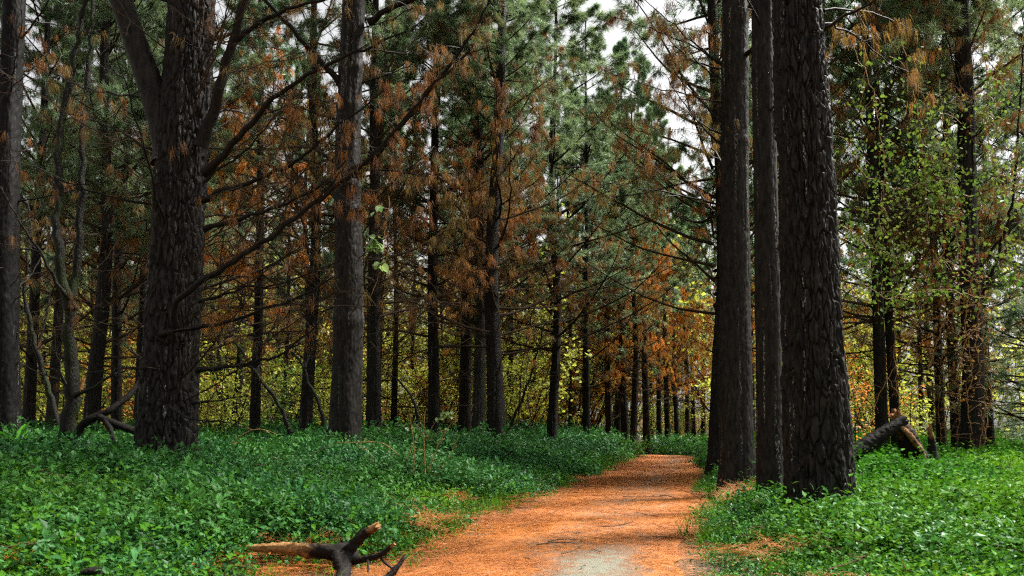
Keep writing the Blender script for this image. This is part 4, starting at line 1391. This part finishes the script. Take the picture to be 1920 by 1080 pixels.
# ------------------------------------------------------------------ ground cover and fallen needles
def scatter(name, pts, rot, scl, idx, drift, protos, label, cat):
    """one stuff object that repeats small tufts over the ground"""
    me = bpy.data.meshes.new(name)
    me.vertices.add(len(pts))
    me.vertices.foreach_set('co', pts.astype(np.float32).ravel())
    for nm, ty, key, val in (('rot', 'FLOAT_VECTOR', 'vector', rot), ('scl', 'FLOAT', 'value', scl), ('idx', 'INT', 'value', idx), ('drift', 'FLOAT', 'value', drift)):
        a = me.attributes.new(nm, ty, 'POINT')
        a.data.foreach_set(key, np.ascontiguousarray(val, np.int32 if ty == 'INT' else np.float32).ravel())
    o = link(name, me)
    tag(o, label, cat, kind='stuff')
    g = bpy.data.node_groups.new(name, 'GeometryNodeTree')
    g.interface.new_socket('Geometry', in_out='INPUT', socket_type='NodeSocketGeometry')
    g.interface.new_socket('Geometry', in_out='OUTPUT', socket_type='NodeSocketGeometry')
    gi, go = g.nodes.new('NodeGroupInput'), g.nodes.new('NodeGroupOutput')
    iop = g.nodes.new('GeometryNodeInstanceOnPoints')
    iop.inputs['Pick Instance'].default_value = True
    jn = g.nodes.new('GeometryNodeJoinGeometry')
    for pme in protos:
        po = bpy.data.objects.new('tuft', pme)
        oi = g.nodes.new('GeometryNodeObjectInfo')
        oi.inputs['Object'].default_value = po
        oi.inputs['As Instance'].default_value = False
        gt = g.nodes.new('GeometryNodeGeometryToInstance')
        g.links.new(oi.outputs['Geometry'], gt.inputs[0])
        g.links.new(gt.outputs[0], jn.inputs[0])

    def na(nm, ty):
        x = g.nodes.new('GeometryNodeInputNamedAttribute')
        x.data_type = ty
        x.inputs['Name'].default_value = nm
        return x.outputs['Attribute']
    e2r = g.nodes.new('FunctionNodeEulerToRotation')
    g.links.new(na('rot', 'FLOAT_VECTOR'), e2r.inputs[0])
    g.links.new(gi.outputs[0], iop.inputs['Points'])
    g.links.new(jn.outputs[0], iop.inputs['Instance'])
    g.links.new(na('idx', 'INT'), iop.inputs['Instance Index'])
    g.links.new(e2r.outputs[0], iop.inputs['Rotation'])
    g.links.new(na('scl', 'FLOAT'), iop.inputs['Scale'])
    g.links.new(iop.outputs[0], go.inputs[0])
    md = o.modifiers.new('tufts', 'NODES')
    md.node_group = g
    return o


def cover_tuft(seed, mat, n=98, rad=.17, h=.20, size=.039, raw=False):
    """trailing ground-cover stems with paired oval leaves"""
    rng = np.random.default_rng(seed)
    m = MB()
    ns = 9
    az = rng.random(ns) * 6.283
    o = np.stack([rng.normal(0, rad * .4, ns), rng.normal(0, rad * .4, ns), np.zeros(ns)], -1)
    ax = grow(rng, o, az, R(1) * rng.uniform(35, 80, ns), h * rng.uniform(.7, 1.4, ns), 5, -.25, .16)
    m.add(*tubes(ax, np.full(ax.shape[:2], .0014), 3), tint=.3)
    pos, d = along(rng, ax, n // ns, .12)
    pos = pos + rng.normal(0, .018, pos.shape)
    k = len(pos)
    a = rng.random(k) * 6.283
    tilt = rng.normal(-.05, .48, k)
    A = np.stack([np.cos(a) * np.cos(tilt), np.sin(a) * np.cos(tilt), np.sin(tilt)], -1)
    S = unit(np.cross(A, np.array([0, 0, 1.0]) + rng.normal(0, .38, (k, 3))))
    Nn = np.cross(S, A)
    s = rng.uniform(.45, 1.35, (k, 1)) * size
    V = np.stack([pos, pos + A * s * .42 + S * s * .30 + Nn * s * .07, pos + A * s - Nn * s * .10, pos + A * s * .42 - S * s * .30 + Nn * s * .07, pos + A * s * .48], 1).reshape(-1, 3)
    b = np.arange(k)[:, None] * 5
    F = np.concatenate([b + np.array([[0, 1, 4]]), b + np.array([[1, 2, 4]]), b + np.array([[2, 3, 4]]), b + np.array([[3, 0, 4]])])
    tn = rng.random(k) ** 1.3
    m.add(V, F, np.repeat(tn, 5))
    if raw:
        return V, F, np.repeat(tn, 5)
    return m.mesh('tuft', M[mat])


def litter_tuft(seed, n=120, rad=.2, lift=.012):
    rng = np.random.default_rng(seed)
    p = np.stack([rng.normal(0, rad * .6, n), rng.normal(0, rad * .6, n), rng.uniform(.001, lift, n)], -1)
    a = rng.random(n) * 6.283
    t = rng.normal(0, .06, n)
    d = np.stack([np.cos(a), np.sin(a), t], -1)
    s = np.stack([-np.sin(a), np.cos(a), rng.normal(0, .3, n)], -1) * .0013
    L = rng.uniform(.06, .15, (n, 1))
    bend = np.stack([-np.sin(a), np.cos(a), np.zeros(n)], -1) * rng.normal(0, .012, (n, 1))
    V = np.stack([p - s, p + s, p + d * L * .5 + bend + s, p + d * L * .5 + bend - s, p + d * L], 1).reshape(-1, 3)
    b = np.arange(n)[:, None] * 5
    m = MB()
    tn = np.repeat(np.clip(rng.normal(.55, .3, n), 0, 1), 5)
    m.add(V, b + np.array([[0, 1, 2, 3]]), tn)
    m2 = MB()
    m.F3.append((b + np.array([[3, 2, 4]])))
    m.m3.append(np.zeros(n, int))
    return m.mesh('litter', M['litter'])


rng = np.random.default_rng(77)


def field_points(density, x0, x1, y0, y1, keep):
    n = int((x1 - x0) * (y1 - y0) * density)
    x, y = rng.uniform(x0, x1, n), rng.uniform(y0, y1, n)
    k = keep(x, y)
    return x[k], y[k]


def in_view(x, y, m=1.2):
    return (np.abs(x) < y * .66 + m) & (y > 1.2)


def cover_keep(x, y):
    g = path_gap(x, y)
    u = lateral(x, y)
    n_ = vnoise(x, y, 2, .9) * .5 + vnoise(x, y, 6, 2.6) * .5
    # thin at the path edge, with bare needle-strewn gaps near it on the bank
    edge = sstep(-.18, .50, g + (n_ - .5) * 1.0 + np.where(u > 0, .62, 0))
    gaps = 1 - .88 * gap_mask(x, y, g, u)
    ok = rng.random(len(x)) < np.where(near_occ(x, y, .6), np.maximum(edge * gaps, .9), edge * gaps)
    for a, b, r in OCC:
        if abs(b) < 30:
            ok &= (x - a) ** 2 + (y - b) ** 2 > (r * .9) ** 2
    return ok & in_view(x, y)


def cover_tile(seed, mats, rad=.30, clumps=11):
    """a dinner-table-sized patch of the same ground cover"""
    rng = np.random.default_rng(seed)
    out = MB()
    for k in range(clumps):
        src = COVER[mats[k % len(mats)]][k % 4]
        a, r, z = rng.random() * 6.283, rad * math.sqrt(rng.random()), rng.random() * 6.283
        V = src[0] * np.array([1, 1, rng.uniform(.85, 1.15)])
        V = np.stack([V[:, 0] * math.cos(z) - V[:, 1] * math.sin(z) + r * math.cos(a), V[:, 0] * math.sin(z) + V[:, 1] * math.cos(z) + r * math.sin(a), V[:, 2]], -1)
        mi = 0 if mats[k % len(mats)] == 'cover_cool' else 1
        out.add(V, src[1], np.clip(src[2] + rng.normal(0, .10), 0, 1), mi)
    return out.mesh('patch', [M['cover_cool'], M['cover_warm']])


COVER = {m: [cover_tuft(500 + 10 * q + k, m, raw=True) for k in range(4)] for q, m in enumerate(('cover_cool', 'cover_warm'))}
CW, WW = 'cover_cool', 'cover_warm'
TUFTS = [cover_tuft(500 + k, CW) for k in range(4)] + [cover_tuft(510 + k, WW) for k in range(4)]
TILES = [cover_tile(540 + k, [CW]) for k in range(4)] + [cover_tile(550 + k, [CW, WW, WW]) for k in range(4)] + [cover_tile(560 + k, [WW]) for k in range(4)]


def near_occ(x, y, m):
    k = np.zeros(len(x), bool)
    for a, b, r in OCC:
        if r < .15 and b < 9:
            k |= (x - a) ** 2 + (y - b) ** 2 < (r + m) ** 2
    return k


def gap_mask(x, y, g, u):
    """bare, needle-strewn gaps in the cover near the path"""
    return sstep(.53, .66, vnoise(x, y, 8, .75) * .55 + vnoise(x, y, 4, 2.3) * .45) * (1 - sstep(.9, 2.2, g)) * np.where(u < 0, .5, .10)


def lay(x, y, s, base):
    u, g = lateral(x, y), path_gap(x, y)
    mound = .42 + (.60 * vnoise(x, y, 1, .55) + .72 * vnoise(x, y, 17, 1.4)) * sstep(-.2, 1.4, g) + .15 * sstep(.3, 1.5, g)
    z = ground_z(x, y) - .01 + (mound - .95) * .16
    w = np.clip(sstep(-.5, 4.5, u) * .85 + .22 * vnoise(x, y, 23, .7) + .06 + .40 * (1 - sstep(.2, 1.6, g)) * (u < 0), 0, 1)  # more warm leaves to the right, partly painting in the light there
    drift = np.clip((vnoise(x, y, 12, .8) - .5) * 1.5 + .10 + .30 * sstep(2.5, 6, u) * (1 - sstep(8, 14, y)) + .45 * (1 - sstep(0, 1.3, g)), 0, .95) * rng.uniform(.4, 1.0, len(x))
    e = .15
    sx = (ground_z(x + e, y) - ground_z(x - e, y)) / (2 * e)
    sy = (ground_z(x, y + e) - ground_z(x, y - e)) / (2 * e)
    return u, g, mound, z, w, drift, sx, sy


# small tufts along the path edge and round the fallen wood
x, y = field_points(46, -6, 14, 1.5, 38, lambda x, y: cover_keep(x, y) & ((path_gap(x, y) < 1.1) | near_occ(x, y, .7)) & ~near_occ(x, y, .0))
k = (y < 16) | (rng.random(len(x)) < .5)
x, y = x[k], y[k]
u, g, mound, zz, w, drift, sx, sy = lay(x, y, 1, 0)
idx = 7 - (np.where(rng.random(len(x)) < w, 4, 0) + rng.integers(0, 4, len(x)))          # joined geometry is stacked last link first
rot = np.stack([rng.normal(0, .14, len(x)), rng.normal(0, .14, len(x)), rng.random(len(x)) * 6.283], -1)
low = np.where(near_occ(x, y, .55), .62, 1.0)
scatter('edge_ground_cover', np.stack([x, y, zz], -1), rot, low * mound * np.where(y > 16, 1.4, 1) * rng.uniform(.8, 1.2, len(x)), idx, drift, TUFTS, 'looser tufts of green ground cover trailing onto the path edge', 'ground cover')
# whole patches everywhere else
xs, ys, ss = [], [], []
for sp, x0, x1, y0, y1, sc in ((.30, -7, 9, 1.2, 9, .95), (.36, -13, 15, 9, 17, 1.1), (.52, -22, 24, 17, 30, 1.5), (.85, -32, 34, 30, 48, 2.3)):
    a, b = np.meshgrid(np.arange(x0, x1, sp), np.arange(y0, y1, sp))
    a, b = a.ravel() + rng.uniform(-.4, .4, a.size) * sp, b.ravel() + rng.uniform(-.4, .4, a.size) * sp
    g, u = path_gap(a, b), lateral(a, b)
    k = (g > .30 * sc + np.where(u > 0, -.10, .28)) & (rng.random(a.size) > .9 * gap_mask(a, b, g, u)) & in_view(a, b, 1.0) & ~near_occ(a, b, .28)
    xs.append(a[k])
    ys.append(b[k])
    ss.append(np.full(k.sum(), sc))
x, y, s = np.concatenate(xs), np.concatenate(ys), np.concatenate(ss)
u, g, mound, zz, w, drift, sx, sy = lay(x, y, 1, 0)
lv = np.clip(np.floor(w * 2.2 + rng.uniform(-.15, .75, len(x))), 0, 2).astype(int)
idx = 11 - (lv * 4 + rng.integers(0, 4, len(x)))
rot = np.stack([np.arctan(sy), -np.arctan(sx), np.zeros(len(x))], -1) + np.stack([rng.normal(0, .05, len(x)), rng.normal(0, .05, len(x)), np.zeros(len(x))], -1)
scatter('ground_cover', np.stack([x, y, zz], -1), rot, s * mound * rng.uniform(.72, 1.3, len(x)), idx, drift, TILES, 'dense glossy green trailing ground cover on both sides of the path', 'ground cover')


def litter_keep(x, y):
    g = path_gap(x, y)
    w = worn_at(x, y)
    on = (g < 0) & (rng.random(len(x)) < (1.0 - 1.75 * w) * (.25 + 1.1 * vnoise(x, y, 30, 1.2)))
    side_ = (g >= 0) & (g < 2.4) & (rng.random(len(x)) < np.where(lateral(x, y) > 0, .45, .85) * np.exp(-g / np.where(lateral(x, y) > 0, .2, .7)))
    return (on | side_) & in_view(x, y, .6)


LIT = [litter_tuft(530 + k) for k in range(4)]
xs, ys, ss = [], [], []
for dens, x0, x1, y0, y1, sc in ((70, -4, 6, 2.0, 10, .9), (34, -3, 8, 10, 18, 1.1), (14, -1, 12, 18, 37, 1.5)):
    x, y = field_points(dens, x0, x1, y0, y1, litter_keep)
    xs.append(x)
    ys.append(y)
    ss.append(np.full(len(x), sc))
x, y, s = np.concatenate(xs), np.concatenate(ys), np.concatenate(ss)
g = path_gap(x, y)
zz = np.where(g < .02, np.maximum(ground_z(x, y), 0) + .026, ground_z(x, y) + .02 + .10 * sstep(.1, 1.0, g) * rng.random(len(x)))
scatter('fallen_needles', np.stack([x, y, zz], -1), np.stack([rng.normal(0, .03, len(x)), rng.normal(0, .03, len(x)), rng.random(len(x)) * 6.283], -1), s * rng.uniform(.8, 1.2, len(x)), rng.integers(0, 4, len(x)), np.clip(vnoise(x, y, 14, 1.5) * 1.2 - .2, 0, 1), LIT, 'fallen orange pine needles littering the path and its edges', 'pine needles')

# needles lying in heaps on the ground cover
n = 700
x, y = rng.uniform(-7, 7, n * 6), rng.uniform(3.0, 13, n * 6)
k = (vnoise(x, y, 21, 1.3) > .68) & (path_gap(x, y) > .3) & in_view(x, y)
x, y = x[k][:n], y[k][:n]
zz = ground_z(x, y) + .10 + .12 * vnoise(x, y, 1, .55)
scatter('caught_needles', np.stack([x, y, zz], -1), np.stack([rng.normal(0, .25, len(x)), rng.normal(0, .25, len(x)), rng.random(len(x)) * 6.283], -1), rng.uniform(.5, .9, len(x)), rng.integers(0, 4, len(x)), rng.random(len(x)), LIT, 'orange needles caught in patches on top of the ground cover', 'pine needles')

def grass_tuft(seed, n=26):
    rng = np.random.default_rng(seed)
    a = rng.random(n) * 6.283
    o = np.stack([rng.normal(0, .04, n), rng.normal(0, .04, n), np.zeros(n)], -1)
    ax = grow(rng, o, a, R(1) * rng.uniform(50, 85, n), rng.uniform(.10, .26, n), 4, -.5, .06)
    side_ = np.stack([-np.sin(a), np.cos(a), np.zeros(n)], -1)[:, None, :] * (np.array([.003, .0028, .0022, .0014, .0003])[None, :, None])
    V = np.stack([ax - side_, ax + side_], 2).reshape(-1, 3)
    b = np.arange(n)[:, None, None] * 10 + np.arange(4)[None, :, None] * 2
    F = (b + np.array([0, 1, 3, 2])[None, None, :]).reshape(-1, 4)
    m = MB()
    m.add(V, F, np.repeat(rng.random(n), 10))
    return m.mesh('grass', M['cover_warm'])


GR = [grass_tuft(580 + k) for k in range(4)]
n = 2600
x, y = rng.uniform(-5, 8, n), rng.uniform(3.0, 18, n)
g = path_gap(x, y)
k = in_view(x, y) & (g > .02) & (rng.random(n) < .10 + .9 * np.exp(-((g - .35) / .35) ** 2)) & (vnoise(x, y, 41, .8) > .40)
x, y = x[k], y[k]
scatter('grass', np.stack([x, y, ground_z(x, y)], -1), np.stack([np.zeros(len(x)), np.zeros(len(x)), rng.random(len(x)) * 6.283], -1), rng.uniform(.6, 1.25, len(x)), rng.integers(0, 4, len(x)), rng.uniform(.2, .9, len(x)), GR, 'thin grass blades growing along the path edge', 'grass')


def stick_tuft(seed):
    rng = np.random.default_rng(seed)
    m = MB()
    a = rng.random(1) * 6.283
    ax = grow(rng, np.array([[0, 0, .012]]), a, np.array([.04]), np.array([rng.uniform(.25, .6)]), 6, -.05, .10)
    m.add(*tubes(ax, np.linspace(.006, .002, 7)[None], 4))
    t, _, _ = twigs_on(rng, ax, np.array([.4]), 3, .4, 2, .3, -.1)
    m.add(*tubes(t, np.full(t.shape[:2], .002), 3))
    return m.mesh('stick', M['stick'])


M['stick'] = twig_mat('fallen_twig_bark', (.055, .035, .022), (.09, .06, .04))
STK = [stick_tuft(570 + k) for k in range(4)]
n = 420
x, y = rng.uniform(-7, 8, n), rng.uniform(3.5, 20, n)
g = path_gap(x, y)
k = in_view(x, y) & ((g > 0) | (rng.random(n) < .6))
x, y, g = x[k], y[k], g[k]
zz = np.where(g < 0, np.maximum(ground_z(x, y), 0) + .03, ground_z(x, y) + .03 + .20 * sstep(0, .8, g))
scatter('fallen_twigs', np.stack([x, y, zz], -1), np.stack([rng.normal(0, .12, len(x)) * (g > 0), rng.normal(0, .12, len(x)) * (g > 0), rng.random(len(x)) * 6.283], -1), rng.uniform(.5, 1.2, len(x)), rng.integers(0, 4, len(x)), rng.random(len(x)), STK, 'small dead twigs scattered on path and ground cover', 'twigs')

tri = sum(len(m.loops) - 2 * len(m.polygons) for m in bpy.data.meshes)
print('triangles in mesh data:', tri, 'objects:', len(bpy.data.objects))
